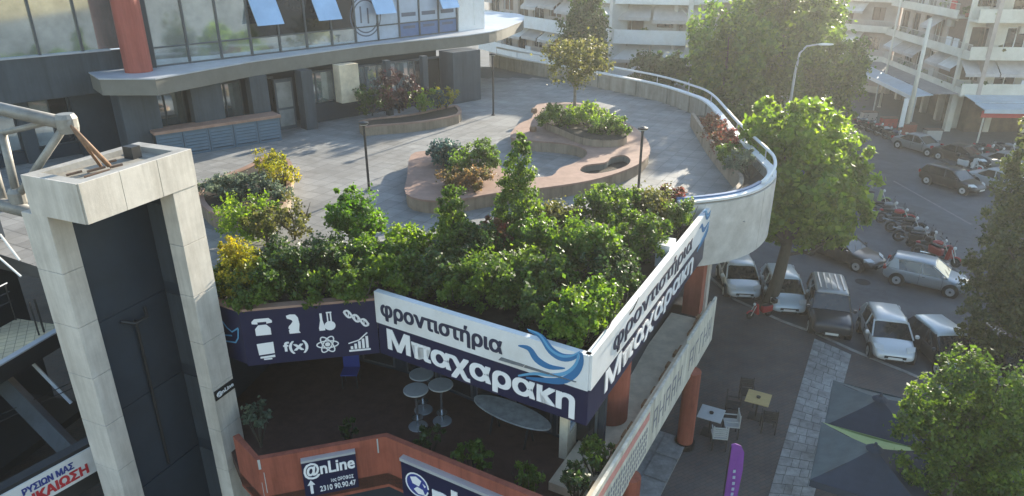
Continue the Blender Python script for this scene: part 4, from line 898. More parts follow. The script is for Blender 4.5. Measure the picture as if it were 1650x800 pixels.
# ------------------------------------------------------------------ first floor balcony furniture
def bar_table(x, y, z, label):
    p = at(x, y, z); h = 1.08; t = thing('bar_table', label, 'bar table', (p.x, p.y, 3.1), 'round bar tables under the sign')
    MB().lathe((p.x, p.y, 3.1+h), [(.29, -.03), (.305, -.02), (.305, .0), (.29, .008)], 28).build('table_top', M['alu'], t)
    MB().lathe((p.x, p.y, 3.1), [(.03, .03), (.03, h-.031)], 12).build('stem', M['chrome'], t)
    MB().lathe((p.x, p.y, 3.1), [(.24, 0), (.23, .015), (.05, .03)], 24).build('base', M['alu'], t)
    MB().lathe((p.x, p.y, 3.35), [(.14, 0), (.14, .02)], 16).build('foot_ring', M['chrome'], t)
bar_table(670, 628, 4.18, 'grey round bar table on steel stem, front left of the three')
bar_table(710, 620, 4.18, 'grey round bar table on steel stem, right of the three')
bar_table(679, 603, 4.18, 'brownish round bar table half hidden behind the other two')
ov = at(824, 664, 3.85); t = thing('oval_table', 'oval stone topped table on dark trestle under the sign', 'table', (ov.x, ov.y, 3.1))
mbx = MB(); a1_, a2_ = at(765, 640, 3.85), at(884, 690, 3.85); dv = (a2_-a1_); an = math.atan2(dv.y, dv.x)
P = [(ov.x+dv.length/2*1.02*math.cos(q)*math.cos(an)-.36*math.sin(q)*math.sin(an), ov.y+dv.length/2*1.02*math.cos(q)*math.sin(an)+.36*math.sin(q)*math.cos(an)) for q in [2*math.pi*i/40 for i in range(40)]]
MB().prism(P, 3.82, 3.86).build('table_top', M['stone'], t)
for s_ in (-1, 1):
    cx, cy = ov.x+s_*.5*math.cos(an), ov.y+s_*.5*math.sin(an)
    MB().tube([(cx-.2*math.sin(an), cy+.2*math.cos(an), 3.1), (cx, cy, 3.8), (cx+.2*math.sin(an), cy-.2*math.cos(an), 3.1)], .03, 6).build('leg', M['dark'], t)
cb = at(565, 605, 3.4); t = thing('blue_crate', 'small blue chair in the shade of the balcony below the icon sign', 'chair', (cb.x, cb.y, 3.1))
MB().box(cb.x-.22, cb.x+.22, cb.y-.2, cb.y+.2, 3.5, 3.54).build('seat', M['letterblue'], t); MB().box(cb.x-.22, cb.x+.22, cb.y+.2, cb.y+.24, 3.54, 4.0).build('backrest', M['letterblue'], t)
for a in (-.2, .2):
    for b in (-.18, .18): MB().box(cb.x+a-.015, cb.x+a+.015, cb.y+b-.015, cb.y+b+.015, 3.1, 3.498).build('leg', M['dark'], t)
def P3(x, y, z, r_, m, l, **k): B(x, y, r_, z, m, l, base=3.1, group='plants behind the orange balcony', name='balcony_plant', cat='plant', **k)
P3(412, 670, 4.0, 28, 'lf_grey', 'small grey-green potted tree beside the tower on the balcony', n=900, size=.06)
P3(560, 690, 3.7, 22, 'lf_dark', 'faint dark plant in the middle of the balcony', n=500, size=.05)
P3(690, 705, 3.8, 26, 'lf_dark', 'dark plant under the bar tables', n=900, size=.055)
P3(760, 735, 3.9, 34, 'lf_hedge', 'leafy plant behind the orange parapet below the oval table', n=1300, size=.055)
P3(850, 765, 3.9, 34, 'lf_hedge', 'leafy plant behind the parapet at the bottom edge', n=1300, size=.055)
P3(930, 770, 3.9, 30, 'lf_dark', 'shrub at the bottom end of the balcony', n=1300, size=.055)
P3(960, 730, 3.9, 34, 'lf_hedge', 'shrub in the balcony corner below the round orange column', n=1600, size=.055)
# ================================================================== LEFT SIDE
ts_ = thing('steel_truss', 'weathered steel pipe truss resting beside the marble tower', 'truss', tuple(atD(115, 200, 12.2)))
def pipe(a, b, r_, m='steel', nm='pipe'): MB().tube([a, b], r_, 10).build(nm, M[m], ts_, smooth=True)
J = atD(108, 198, 12.4); J2 = atD(28, 318, 12.6)
pipe(atD(-80, 158, 12.6), atD(118, 202, 12.35), .12); pipe(atD(-40, 225, 12.8), atD(100, 192, 12.5), .055); pipe(J, J2, .07); pipe(atD(4, 215, 12.7), J2, .075); pipe(atD(112, 202, 12.3), Vector(ft(1.1, -.6, ZT-.05)), .045, 'rust')
pipe(atD(116, 206, 12.33), Vector(ft(1.02, -.72, ZT-.05)), .03, 'rust'); pipe(J2-Vector((1.2, 0, -.1)), atD(72, 348, 12.5), .13); pipe(atD(-20, 240, 12.8), J2-Vector((.3, 0, .2)), .09)
MB().lathe((J.x, J.y, J.z-.18), [(.16, 0), (.18, .1), (.18, .26), (.14, .34)], 14).build('joint', M['steel'], ts_); MB().lathe((J2.x, J2.y, J2.z-.2), [(.12, 0), (.15, .1), (.15, .3), (.1, .38)], 14).build('joint', M['steel'], ts_)
# side building with railings and banner
sb_ = thing('side_building', 'dark open side building with galleries, thin railings and a yellow tiled floor', 'building', (-14, 16, 0))
def lineAt(x0, y0, x1, y1, z): return at(x0, y0, z), at(x1, y1, z)
# yellow floor deck at z=3.1
q0, q1 = at(-120, 660, 5.0), at(92, 535, 5.0); dd = (q1-q0).normalized(); nn_ = Vector((-dd.y, dd.x, 0))
frY = frame(q0.xy, q1.xy); LYY = frY.L
MB().fbox(frY, -3, LYY+.3, -1.6, -.1, 4.85, 5.0).build('gallery_floor', M['yellowfloor'], sb_)
MB().fbox(frY, -3, LYY+.3, -.1, .06, 4.6, 5.03).build('edge_beam', M['dark'], sb_)
MB().fbox(frY, -3, LYY+.3, -.08, .1, 5.033, 5.07).build('edge_cap', M['galv'], sb_)
for dz in (.55, .8, 1.05): MB().tube([frY(-3, -1.55, 5+dz), frY(LYY+.3, -1.55, 5+dz)], .018, 6).build('rail', M['galv'] if dz > 1 else M['dark'], sb_)
for i in range(8): MB().tube([frY(-3+i*1.1, -1.55, 5), frY(-3+i*1.1, -1.55, 6.05)], .02, 6).build('post', M['dark'], sb_)
MB().tube([frY(LYY-.1, -.3, 5), frY(LYY-.1, -.3, 5.95)], .025, 6).build('post', M['dark'], sb_); MB().tube([frY(LYY-.25, -.3, 5), frY(LYY-.25, -.3, 5.95)], .02, 6).build('post', M['dark'], sb_)
MB().fbox(frY, -3, LYY+2.5, -4.2, -4.0, 0, 8.8).build('rear_wall', M['navyd'], sb_)
MB().fbox(frY, -3, LYY+.5, -4, -2.2, 6.6, 6.8).build('upper_floor', M['slate'], sb_)
for i in range(5): MB().fbox(frY, -3+i*1.6, -1.6+i*1.6, -3.99, -3.95, 5.1, 6.5).build('pane', M['glassrefl'] if i % 2 else M['glassdark'], sb_)
for dz in (.4, .7, 1.0): MB().tube([frY(-3, -2.2, 6.8+dz), frY(LYY+.5, -2.2, 6.8+dz)], .02, 6).build('rail', M['galv'] if dz > .9 else M['dark'], sb_)
MB().tube([atD(0, 378, 12.4), atD(32, 420, 12.2)], .022, 6).build('stay', M['rail'], sb_); MB().tube([atD(-5, 412, 12.3), atD(34, 446, 12.1)], .022, 6).build('stay', M['rail'], sb_)
MB().fbox(frY, -3, LYY+.3, -3.95, .02, 2.4, 2.6).build('lower_floor', M['dark'], sb_)
br_a, br_b = at(-10, 600, 4.4), at(125, 738, 2.9)
MB().tube([br_a, br_b], .24, 4).build('raking_beam', M['slate'], sb_); MB().tube([at(52, 585, 4.4), at(115, 650, 3.4)], .05, 4).build('raking_beam', M['galv'], sb_)
g0_, g1_ = at(-120, 735, 3.7), at(118, 625, 3.7)
for dz in (0, .16): MB().tube([g0_+Vector((0, 0, dz)), g1_+Vector((0, 0, dz))], .012, 6).build('rail', M['dark'], sb_)
n0, n1 = at(-60, 832, 3.9), at(143, 722, 3.9); frN = frame(n0.xy, n1.xy)
bn = thing('banner', 'white banner with dark blue and red Greek capitals at the bottom left corner', 'banner', tuple(n1))
MB().fbox(frN, -1, frN.L+.08, -.02, .01, 3.25, 3.9).build('cloth', M['white'], bn)
u1_, z1_ = onplane(frN, 118, 752); u0_, _ = onplane(frN, 36, 795)
text('lettering', 'ΡΥΣΙΩΝ ΜΑΣ', frN, u0_, u1_, 3.63, 3.79, .012, M['letterblue'], bn, bold=.08)
u1_, _ = onplane(frN, 146, 772); u0_, _ = onplane(frN, 60, 810)
text('lettering', 'ΔΙΚΑΙΩΣΗ', frN, u0_-.25, u1_, 3.34, 3.57, .012, M['letterred'], bn, bold=.1)
MB().fbox(frN, -1, frN.L+.2, -.3, -.03, 2.9, 3.98).build('banner_beam', M['dark'], sb_)
# plants seen behind the truss on the office gallery
for (x, y, l) in [(115, 185, 'leafy potted plant on the gallery behind the truss, left'), (70, 190, 'potted plant on the gallery at the far left')]:
    p = at(x, y, 7.0); bush(p, .7, M['lf_hedge'], l, n=1400, size=.09, group='gallery plants', base=6.2, name='gallery_plant', cat='plant')
# ================================================================== STREET FURNITURE
def chair(loc, rz, label, m='chair', grp='dark café chairs'):
    t = thing('cafe_chair', label, 'chair', (0, 0, 0), grp)
    MB().box(-.22, .22, -.22, .22, .43, .47).build('seat', M[m], t)
    b = MB(); b.box(-.22, -.19, .19, .22, .47, .88); b.box(.19, .22, .19, .22, .47, .88)
    for i in range(5): b.box(-.188, .188, .195, .215, .52+i*.07, .565+i*.07)
    b.build('backrest', M[m], t)
    for a in (-.2, .2):
        for c in (-.2, .2): MB().box(a-.018, a+.018, c-.018, c+.018, 0, .429).build('leg', M['dark'], t)
        MB().box(a-.015, a+.015, -.2, .19, .62, .645).build('armrest', M[m], t)
    t.location = loc; t.rotation_euler = (0, 0, rz); return t
def table(loc, rz, label, m, w=.72, h=.74):
    t = thing('cafe_table', label, 'table', (0, 0, 0))
    MB().box(-w/2, w/2, -w/2, w/2, h-.03, h).build('table_top', M[m], t, bevel=.006)
    MB().lathe((0, 0, h+.002), [(.06, 0), (.07, .04)], 10).build('ashtray', M['black'], t)
    MB().lathe((0, 0, 0), [(.03, .03), (.03, h-.031)], 8).build('stem', M['dark'], t); MB().box(-.22, .22, -.22, .22, 0, .028).build('base', M['dark'], t)
    t.location = loc; t.rotation_euler = (0, 0, rz)
rzb = R(-28)
tp = at(1217, 672, .12); table(tp, rzb, 'square yellow wooden café table on the pavement', 'ytable')
for (dx, dy, rr_, l) in [(-.1, .72, 0, 'dark chair behind the yellow table'), (-.78, 0, R(80), 'dark chair left of the yellow table'), (.15, -.68, R(175), 'dark chair in front of the yellow table')]:
    chair(tp+Vector((dx, dy, 0)), rzb*.3+rr_, l)
tp2 = at(1142, 698, .12); table(tp2, rzb, 'pale square café table near the orange street column', 'wtable')
for (dx, dy, rr_, l) in [(.62, -.1, R(-90), 'pale chair right of the pale table'), (.1, -.65, R(180), 'pale chair in front of the pale table')]:
    c_ = chair(tp2+Vector((dx, dy, 0)), rzb*.3+rr_, l, 'wtable', 'pale café chairs')
# purple feather flag
fp = at(1155, 868, .12); t = thing('feather_flag', 'purple feather flag standing on the pavement near the shopfront', 'flag', (fp.x, fp.y, .12))
MB().tube([fp, fp+Vector((0, 0, 2.9))], .02, 6).build('pole', M['dark'], t)
prof = [(0, .7), (.32, .7), (.36, 2.2), (.34, 2.7), (.24, 2.9), (.08, 2.98), (0, 2.95)]
v = []; 
for d_ in (.012, -.012): v += [(fp.x+.02+a, fp.y+d_+.05*math.sin(z*3), z+.12) for a, z in prof]
n = len(prof); MB().add(v, [tuple(range(n)), tuple(range(2*n-1, n-1, -1))]+[(i, (i+1) % n, n+(i+1) % n, n+i) for i in range(n)]).build('cloth', M['purple'], t)
mk = MB()
for i in range(7): mk.box(fp.x+.14, fp.x+.2, fp.y-.06+.05*math.sin((1.0+i*.22)*3), fp.y-.045+.05*math.sin((1.0+i*.22)*3), 1.3+i*.16, 1.38+i*.16)
mk.build('faded_print', M['decal'], t)
MB().lathe((fp.x, fp.y, .12), [(.2, 0), (.2, .05)], 16).build('base', M['dark'], t)
# parasols (square, four sloping panels)
def parasol(cx, cy, z, half, rz, label, mats):
    t = thing('parasol', label, 'parasol', (cx, cy, .12), 'square parasols by the pale path')
    c = [Vector((cx, cy, z+.5))]; cor = []
    for k in range(4):
        a = rz+math.pi/4+k*math.pi/2; cor.append(Vector((cx+half*1.414*math.cos(a), cy+half*1.414*math.sin(a), z)))
    for k in range(4):
        A, Bq = cor[k], cor[(k+1) % 4]; N = 6; vs = []; fsx = []
        mb = MB(); rows_ = []
        for i in range(N+1):
            f = i/N; row = []
            for j in range(N+1):
                g_ = j/N; e = A.lerp(Bq, g_); p = c[0].lerp(e, f); p.z -= .10*math.sin(math.pi*g_)*f*(1-.3*f)+.04*math.sin(f*math.pi); row.append(p)
            rows_.append(row)
        V = [p for r_ in rows_ for p in r_]; F = [(i*(N+1)+j, (i+1)*(N+1)+j, (i+1)*(N+1)+j+1, i*(N+1)+j+1) for i in range(N) for j in range(N)]
        V2 = [p-Vector((0, 0, .012)) for p in V]; mb.add(V, F); mb.add(V2, [q_[::-1] for q_ in F]); 
        pn = mb.build('canopy_panel', M[mats[k]], t)
        MB().hexa([A-Vector((0, 0, .2)), Bq-Vector((0, 0, .2)), Bq-Vector((0, 0, .2))+Vector((0, 0, .001)), A-Vector((0, 0, .2))+Vector((0, 0, .001)), A-Vector((0, 0, .013)), Bq-Vector((0, 0, .013)), Bq-Vector((0.004, 0.004, .013)), A-Vector((.004, .004, .013))]).build('valance', M[mats[k]], pn)
    for k in range(4): MB().tube([c[0]-Vector((0, 0, .07)), cor[k]-Vector((0, 0, .03))], .015, 5).build('rib', M['dark'], t)
    MB().lathe((cx, cy, z+.505), [(.2, -.04), (.12, .03), (.05, .06), (.03, .14)], 12).build('cap', M['wine'], t)
    MB().tube([(cx, cy, .12), (cx, cy, z+.47)], .035, 8).build('pole', M['galv'], t); MB().box(cx-.35, cx+.35, cy-.35, cy+.35, .12, .2).build('base', M['conc'], t)
pp = at(1410, 722, 3.1); parasol(pp.x, pp.y, 2.6, 1.22, R(-28), 'nearest square parasol, navy front with a lime rear panel', ['parl', 'parg', 'wine', 'wine'])
pp = at(1420, 637, 3.1); parasol(pp.x, pp.y, 2.5, 1.18, R(-28), 'second square parasol behind the nearest, grey and navy panels', ['parg', 'parg', 'wine', 'wine'])
# ================================================================== VEHICLES
def car(kind, body, label, P, rz, grp='parked cars', roofm=None, plate_=True, L=None, SX=.9):
    L = L or dict(hatch=3.9, van=4.0, suv=4.1, sedan=4.4, pickup=4.5)[kind]; h = dict(hatch=1.43, van=1.8, suv=1.75, sedan=1.42, pickup=1.55)[kind]; w = .84
    zb = .92 if kind in ('hatch', 'sedan') else 1.02
    t = thing('parked_car' if grp == 'parked cars' else 'driving_car', label, 'car', (0, 0, 0), grp)
    hl = L/2
    if kind in ('hatch', 'van'): st = [(-hl, .38, .72, .72, .75), (-hl+.06, .27, .85, .8, .92), (-hl+.3, .2, .93, .84, zb+.02), (-.9, .18, zb, w, zb+.04), (0, .18, zb-.01, w, zb+.02), (.75, .18, zb-.03, w, zb+.0), (hl-.9, .19, zb-.1, .83, zb-.02), (hl-.35, .22, .74, .79, .80), (hl-.06, .28, .6, .7, .63), (hl, .34, .5, .62, .54)]
    elif kind == 'suv': st = [(-hl, .4, .9, .76, .95), (-hl+.08, .32, 1.0, .82, zb), (-1.2, .28, zb, .85, zb+.02), (0, .28, zb, .85, zb), (.8, .28, zb-.03, .85, zb+.0), (hl-.75, .3, .98, .84, 1.03), (hl-.2, .33, .9, .8, .95), (hl-.04, .36, .8, .76, .84), (hl, .4, .7, .72, .72)]
    else: st = [(-hl, .38, .7, .7, .74), (-hl+.08, .28, .86, .78, .9), (-hl+.6, .2, .93, .83, .98), (-1.1, .18, zb, .84, zb+.03), (0, .18, zb-.02, .84, zb), (.8, .18, zb-.04, .84, zb-.0), (hl-.9, .19, .84, .83, .9), (hl-.3, .22, .72, .78, .77), (hl-.05, .3, .58, .7, .6), (hl, .34, .5, .62, .52)]
    mb = MB(); V = []
    for (x, z0, zt, ww, zc) in st:
        half = [(.0, z0), (ww*.8, z0), (ww*.97, z0+.1), (ww, (z0+zt)/2), (ww*.985, zt-.1), (ww*.93, zt-.01), (ww*.75, zt+(zc-zt)*.6), (0, zc)]
        V += [(x, y, z) for y, z in half]+[(x, -y, z) for y, z in half[-2:0:-1]]
    m_ = 14; F = []
    for i in range(len(st)-1):
        for j in range(m_): F.append((i*m_+j, i*m_+(j+1) % m_, (i+1)*m_+(j+1) % m_, (i+1)*m_+j))
    F += [tuple(range(m_)), tuple((len(st)-1)*m_+j for j in range(m_-1, -1, -1))]
    mb.add(V, F); bo = mb.build('body', M[body], t, smooth=True)
    md = bo.modifiers.new('s', 'SUBSURF'); md.levels = 1; md.render_levels = 1
    # greenhouse
    if kind == 'hatch': gs = [(-hl+.12, zb, .76), (-hl+.42, h-.07, .62), (-.3, h, .64), (.25, h-.03, .63), (1.0, zb-.03, .76)]
    elif kind == 'van': gs = [(-hl+.06, zb, .8), (-hl+.16, h-.05, .7), (-.3, h, .7), (.5, h-.04, .69), (1.15, zb-.03, .78)]
    elif kind == 'suv': gs = [(-hl+.1, zb, .8), (-hl+.2, h-.03, .68), (-.4, h, .68), (.3, h-.03, .67), (.78, zb, .79)]
    else: gs = [(-1.45, zb, .76), (-.85, h-.05, .6), (-.3, h, .62), (.2, h-.03, .61), (.98, zb-.03, .76)]
    V = []; F = []
    for (x, zt, ww) in gs:
        wb = .8 if zt > zb+.1 else ww; V += [(x, wb, zb-.05), (x, ww, max(zt-.06, zb-.03)), (x, ww*.8, zt), (x, -ww*.8, zt), (x, -ww, max(zt-.06, zb-.03)), (x, -wb, zb-.05)]
    for i in range(len(gs)-1):
        for j in range(6): F.append((i*6+j, i*6+(j+1) % 6, i*6+6+(j+1) % 6, i*6+6+j))
    F += [tuple(range(6)), tuple((len(gs)-1)*6+j for j in range(5, -1, -1))]
    MB().add(V, F).build('windows', M['glassdark'], t)
    V = []; F = []; rs = gs[1:-1]; rs = [(rs[0][0]-.06, rs[0][1]-.02, rs[0][2])]+rs+[(rs[-1][0]+.1, rs[-1][1]-.05, rs[-1][2])]
    for (x, zt, ww) in rs:
        V += [(x, ww+.012, zt-.07), (x, ww*.86, zt+.012), (x, 0, zt+.03), (x, -ww*.86, zt+.012), (x, -ww-.012, zt-.07), (x, 0, zt-.04)]
    for i in range(len(rs)-1):
        for j in range(6): F.append((i*6+j, i*6+(j+1) % 6, i*6+6+(j+1) % 6, i*6+6+j))
    F += [tuple(range(6)), tuple((len(rs)-1)*6+j for j in range(5, -1, -1))]
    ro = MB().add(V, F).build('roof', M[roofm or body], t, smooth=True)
    if kind == 'suv':
        for i in range(5): MB().box(-hl+.4, .2, -.5+i*.24, -.44+i*.24, h+.02, h+.045).build('roof_rib', M[roofm or body], ro)
    for s_ in (-1, 1):
        g_ = gs
        for (i, j) in ((0, 1), (len(gs)-1, len(gs)-2)):
            a = Vector((g_[i][0], s_*(g_[i][2]+.01), zb-.02)); b = Vector((g_[j][0], s_*(g_[j][2]+.008), g_[j][1]-.06)); MB().tube([a, b], .035, 6).build('pillar', M[body], t)
        MB().tube([(-.15, s_*.815, zb-.02), (-.25, s_*(gs[2][2]+.01), h-.06)], .03, 6).build('pillar', M[body], t)
        if kind in ('hatch', 'van'): MB().hexa([(-hl+.2, s_*.80, zb-.03), (-hl+.75, s_*.815, zb-.03), (-hl+.75, s_*.80, zb-.03), (-hl+.2, s_*.78, zb-.03), (-hl+.42, s_*.655, h-.1), (-hl+.62, s_*.66, h-.1), (-hl+.62, s_*.64, h-.1), (-hl+.42, s_*.63, h-.1)]).build('rear_pillar', M[body], t)
        mi = MB().box(.72, .86, min(s_*.86, s_*1.02), max(s_*.86, s_*1.02), zb-.02, zb+.12).build('mirror', M[body], t, bevel=.03)
        MB().hexa([(hl-.34, s_*.42, .62), (hl-.08, s_*.42, .58), (hl-.3, s_*.72, .58), (hl-.5, s_*.78, .62), (hl-.38, s_*.42, .80), (hl-.14, s_*.42, .70), (hl-.3, s_*.74, .70), (hl-.55, s_*.79, .8)]).build('headlight', M['lamp'], t)
        MB().box(-hl-.01, -hl+.16, min(s_*.56, s_*.78), max(s_*.56, s_*.78), .72, .93).build('tail_light', M['tail'], t, bevel=.02)
        for xw in (-L*.31, L*.315):
            wr = .31 if kind != 'suv' else .35
            ar = MB(); ar.tube([(xw, s_*.6, wr+.0), (xw, s_*.862, wr+.0)], wr+.065, 24); ar.build('wheel_arch', M['black'], t)
            wt = MB().tube([(xw, s_*.66, wr), (xw, s_*.885, wr)], wr, 24).build('wheel', M['tyre'], t)
            MB().tube([(xw, s_*.885, wr), (xw, s_*.895, wr)], wr*.66, 16).build('rim', M['galv'], wt); MB().tube([(xw, s_*.896, wr), (xw, s_*.9, wr)], .06, 8).build('hub', M['dark'], wt)
        for xd in (-.25, .8): MB().box(xd, xd+.012, min(s_*.835, s_*.85), max(s_*.835, s_*.85), .35, zb-.06).build('door_seam', M['black'], t)
        MB().box(-.12, .02, min(s_*.85, s_*.868), max(s_*.85, s_*.868), .74, .765).build('door_handle', M['dark'], t)
    MB().box(hl-.12, hl+.015, -.4, .4, .42, .52).build('grille', M['black'], t)
    MB().box(hl-.1, hl+.01, -.34, .34, .27, .36).build('air_intake', M['black'], t)
    if plate_:
        MB().box(hl+.01, hl+.03, -.26, .26, .38, .48).build('number_plate', M['plate'], t); MB().box(-hl-.03, -hl+.02, -.26, .26, .52, .63).build('number_plate', M['plate'], t)
    for s_ in (-.3, .3): MB().tube([(gs[-1][0]-.02, s_, zb), (gs[-1][0]-.25, s_+.3, zb+.14)], .008, 4).build('wiper', M['black'], t)
    t.location = P; t.rotation_euler = (0, 0, rz); t.scale = (SX, .9, .9); return t
def carpose(fx, fy, rx, ry, zr, L):   # front bumper pixel (z .4), rear roof pixel at height zr
    a = at(fx, fy, .35); b = at(rx, ry, zr); d = (a-b); an = math.atan2(d.y, d.x); c = Vector((a.x, a.y, 0))-Vector((math.cos(an), math.sin(an), 0))*L/2
    return c, an
def CAR(kind, body, label, pose, **k):
    L = dict(hatch=3.9, van=4.0, suv=4.1, sedan=4.4)[kind]; sx = .8; c, an = carpose(*pose, L*sx); car(kind, body, label, c, an, SX=sx, **k)
CAR('hatch', 'carwhite', 'white car parked beside the parapet wall, leftmost of the row', (1200, 478, 1192, 408, 1.5))
CAR('hatch', 'carblueg', 'pale bluish white car parked right behind the plane tree trunk', (1272, 502, 1262, 430, 1.4))
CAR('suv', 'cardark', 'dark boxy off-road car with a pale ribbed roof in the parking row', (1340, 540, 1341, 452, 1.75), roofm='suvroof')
CAR('hatch', 'carwhite', 'white hatchback in the parking row next to the dark off-road car', (1442, 580, 1428, 490, 1.4))
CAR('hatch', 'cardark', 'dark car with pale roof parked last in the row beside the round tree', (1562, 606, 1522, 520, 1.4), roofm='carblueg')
car('hatch', 'carblack', 'black car glimpsed under the cypress at the right edge', at(1625, 600, 0), R(-100))
a, b = at(1432, 452, .3), at(1545, 478, .3); car('hatch', 'carsilver', 'silver three door hatchback driving out across the junction', at(1488, 460, .0), math.atan2((b-a).y, (b-a).x), grp='moving cars', SX=.86)
a, b = at(1310, 395, .3), at(1405, 428, .3); car('sedan', 'carblack', 'black saloon emerging from behind the plane tree', at(1352, 418, 0), math.atan2((b-a).y, (b-a).x), grp='moving cars')
a, b = at(1500, 292, .3), at(1572, 310, .3); an1 = math.atan2((b-a).y, (b-a).x)
car('hatch', 'carblack', 'black estate driving along the far lane', at(1532, 303, 0), an1-R(8), grp='moving cars', L=4.2)
car('sedan', 'carsilver', 'silver grey car on the far lane just behind the black estate, cut by the cypress', at(1612, 306, 0), an1-R(8), grp='moving cars')
car('sedan', 'cargrey', 'grey beige saloon parked along the far kerb beneath the canopy', at(1480, 244, 0), an1-R(10))
car('sedan', 'carblack', 'dark car parked at the far kerb below the white sign post', at(1548, 262, 0), an1-R(5))
car('sedan', 'cargrey', 'pale car parked on the far kerb partly hidden by the cypress', at(1625, 276, 0), an1-R(5))
def bike(kind, paintm, label):
    t = thing('motorcycle' if kind == 'moto' else 'scooter', label, 'motorcycle' if kind == 'moto' else 'scooter', (0, 0, 0), 'parked motorcycles')
    r_ = .31 if kind == 'moto' else .24; xb = .68 if kind == 'moto' else .6
    for x in (-xb, xb):
        V = []; 
        mb = MB(); mb.tube([(x+(r_-.06)*math.cos(a), 0, r_+(r_-.06)*math.sin(a)) for a in [2*math.pi*i/20 for i in range(21)]], .06, 6, cap=False)
        wh = mb.build('wheel', M['tyre'], t); MB().tube([(x, -.035, r_), (x, .035, r_)], r_*.45, 12).build('rim', M['dark'], wh)
    MB().tube([(xb, .09, r_), (xb-.3, .09, .88)], .022, 6).build('fork', M['galv'], t); MB().tube([(xb, -.09, r_), (xb-.3, -.09, .88)], .022, 6).build('fork', M['galv'], t)
    MB().tube([(xb-.38, .34, 1.02), (xb-.3, .12, .98), (xb-.3, -.12, .98), (xb-.38, -.34, 1.02)], .018, 6).build('handlebar', M['black'], t)
    for s_ in (-1, 1): MB().tube([(xb-.35, s_*.2, 1.0), (xb-.32, s_*.27, 1.16)], .008, 4).build('mirror_stem', M['black'], t); MB().tube([(xb-.33, s_*.27, 1.17), (xb-.31, s_*.27, 1.17)], .05, 8).build('mirror', M['black'], t)
    if kind == 'moto':
        MB().add(*ellipsoid((.12, 0, .78), (.3, .14, .14))).build('tank', M[paintm], t, smooth=True)
        MB().hexa([(-.2, -.12, .3), (.3, -.12, .3), (.3, .12, .3), (-.2, .12, .3), (-.2, -.14, .62), (.28, -.14, .62), (.28, .14, .62), (-.2, .14, .62)]).build('engine', M['dark'], t, bevel=.03)
        MB().add(*ellipsoid((-.38, 0, .8), (.36, .13, .08))).build('seat', M['black'], t, smooth=True)
        MB().tube([(.3, -.15, .35), (0, -.17, .25), (-.65, -.17, .36)], [.03, .035, .055], 8).build('exhaust', M['chrome'], t)
        MB().tube([(xb-.32, 0, .86), (.2, 0, .62), (-.25, 0, .6), (-.7, 0, .75)], .03, 6).build('frame', M['dark'], t); MB().tube([(-.2, 0, .45), (-xb, 0, r_)], .035, 6).build('swing_arm', M['dark'], t)
        MB().add(*ellipsoid((-.72, 0, .78), (.14, .09, .06))).build('tail_piece', M[paintm], t, smooth=True)
    else:
        MB().hexa([(xb-.5, -.17, .28), (xb-.3, -.2, .28), (xb-.3, .2, .28), (xb-.5, .17, .28), (xb-.42, -.12, .95), (xb-.24, -.1, .95), (xb-.24, .1, .95), (xb-.42, .12, .95)]).build('leg_shield', M[paintm], t, bevel=.03)
        MB().hexa([(-.75, -.16, .35), (-.1, -.16, .3), (-.1, .16, .3), (-.75, .16, .35), (-.8, -.12, .72), (-.1, -.14, .68), (-.1, .14, .68), (-.8, .12, .72)]).build('rear_body', M[paintm], t, bevel=.05)
        MB().box(-.12, .22, -.14, .14, .24, .3).build('foot_board', M['dark'], t); MB().add(*ellipsoid((-.42, 0, .76), (.38, .14, .07))).build('seat', M['black'], t, smooth=True)
        MB().box(-1.0, -.72, -.16, .16, .82, 1.08).build('top_box', M['black'], t, bevel=.04)
    MB().tube([(xb+r_*math.cos(a)*1.12, 0, r_+r_*1.12*math.sin(a)) for a in [.5, .9, 1.3, 1.7, 2.1, 2.5]], .045, 6).build('mudguard', M[paintm], t)
    hl_ = MB().add(*ellipsoid((xb-.2, 0, .9), (.08, .09, .09))).build('headlight', M['lamp'], t, smooth=True)
    return t
def ellipsoid(c, r, n=10, m=7):
    V = [(c[0], c[1], c[2]-r[2])]; F = []
    for i in range(1, m):
        a = -math.pi/2+math.pi*i/m
        for j in range(n): b = 2*math.pi*j/n; V.append((c[0]+r[0]*math.cos(a)*math.cos(b), c[1]+r[1]*math.cos(a)*math.sin(b), c[2]+r[2]*math.sin(a)))
    V.append((c[0], c[1], c[2]+r[2])); k = len(V)-1
    for j in range(n): F.append((0, 1+(j+1) % n, 1+j)); F.append((k, 1+(m-2)*n+j, 1+(m-2)*n+(j+1) % n))
    for i in range(m-2):
        for j in range(n): a = 1+i*n+j; b = 1+i*n+(j+1) % n; F.append((a, b, b+n, a+n))
    return V, F
m0 = bike('moto', 'bikeblack', 'x'); s0 = bike('scooter', 'bikeblack', 'x')
BK = [(1408, 330, 's', 'bikelime', 'lime and black scooter at the top of the mid street row', -20), (1424, 350, 'm', 'bikegrey', 'grey motorcycle next below the lime scooter', -25), (1440, 362, 'm', 'bikered', 'red and black motorcycle in the upper half of the mid street row', -20), (1456, 376, 'm', 'bikeblack', 'black motorcycle in the middle of the mid street row', -15), (1470, 392, 'm', 'bikegrey', 'dark grey motorcycle below the middle of the row', -22), (1487, 400, 's', 'bikeblack', 'black scooter with top box near the lower end of the row', -18), (1500, 415, 'm', 'bikered', 'red motorcycle behind the silver hatchback', -10), (1518, 424, 's', 'bikered', 'red scooter at the lower end of the row by the island kerb', -60)]
first = {'m': True, 's': True}
def putbike(x, y, k, pm_, l, deg):
    src = m0 if k == 'm' else s0; P = at(x, y, 0)
    if first[k]:
        first[k] = False
    b_ = dup(src, (P.x, P.y, .0), R(deg), l, repl={'car_x': M[pm_], 'bike_black': M[pm_]})
    return b_
for b_ in BK: putbike(*b_)
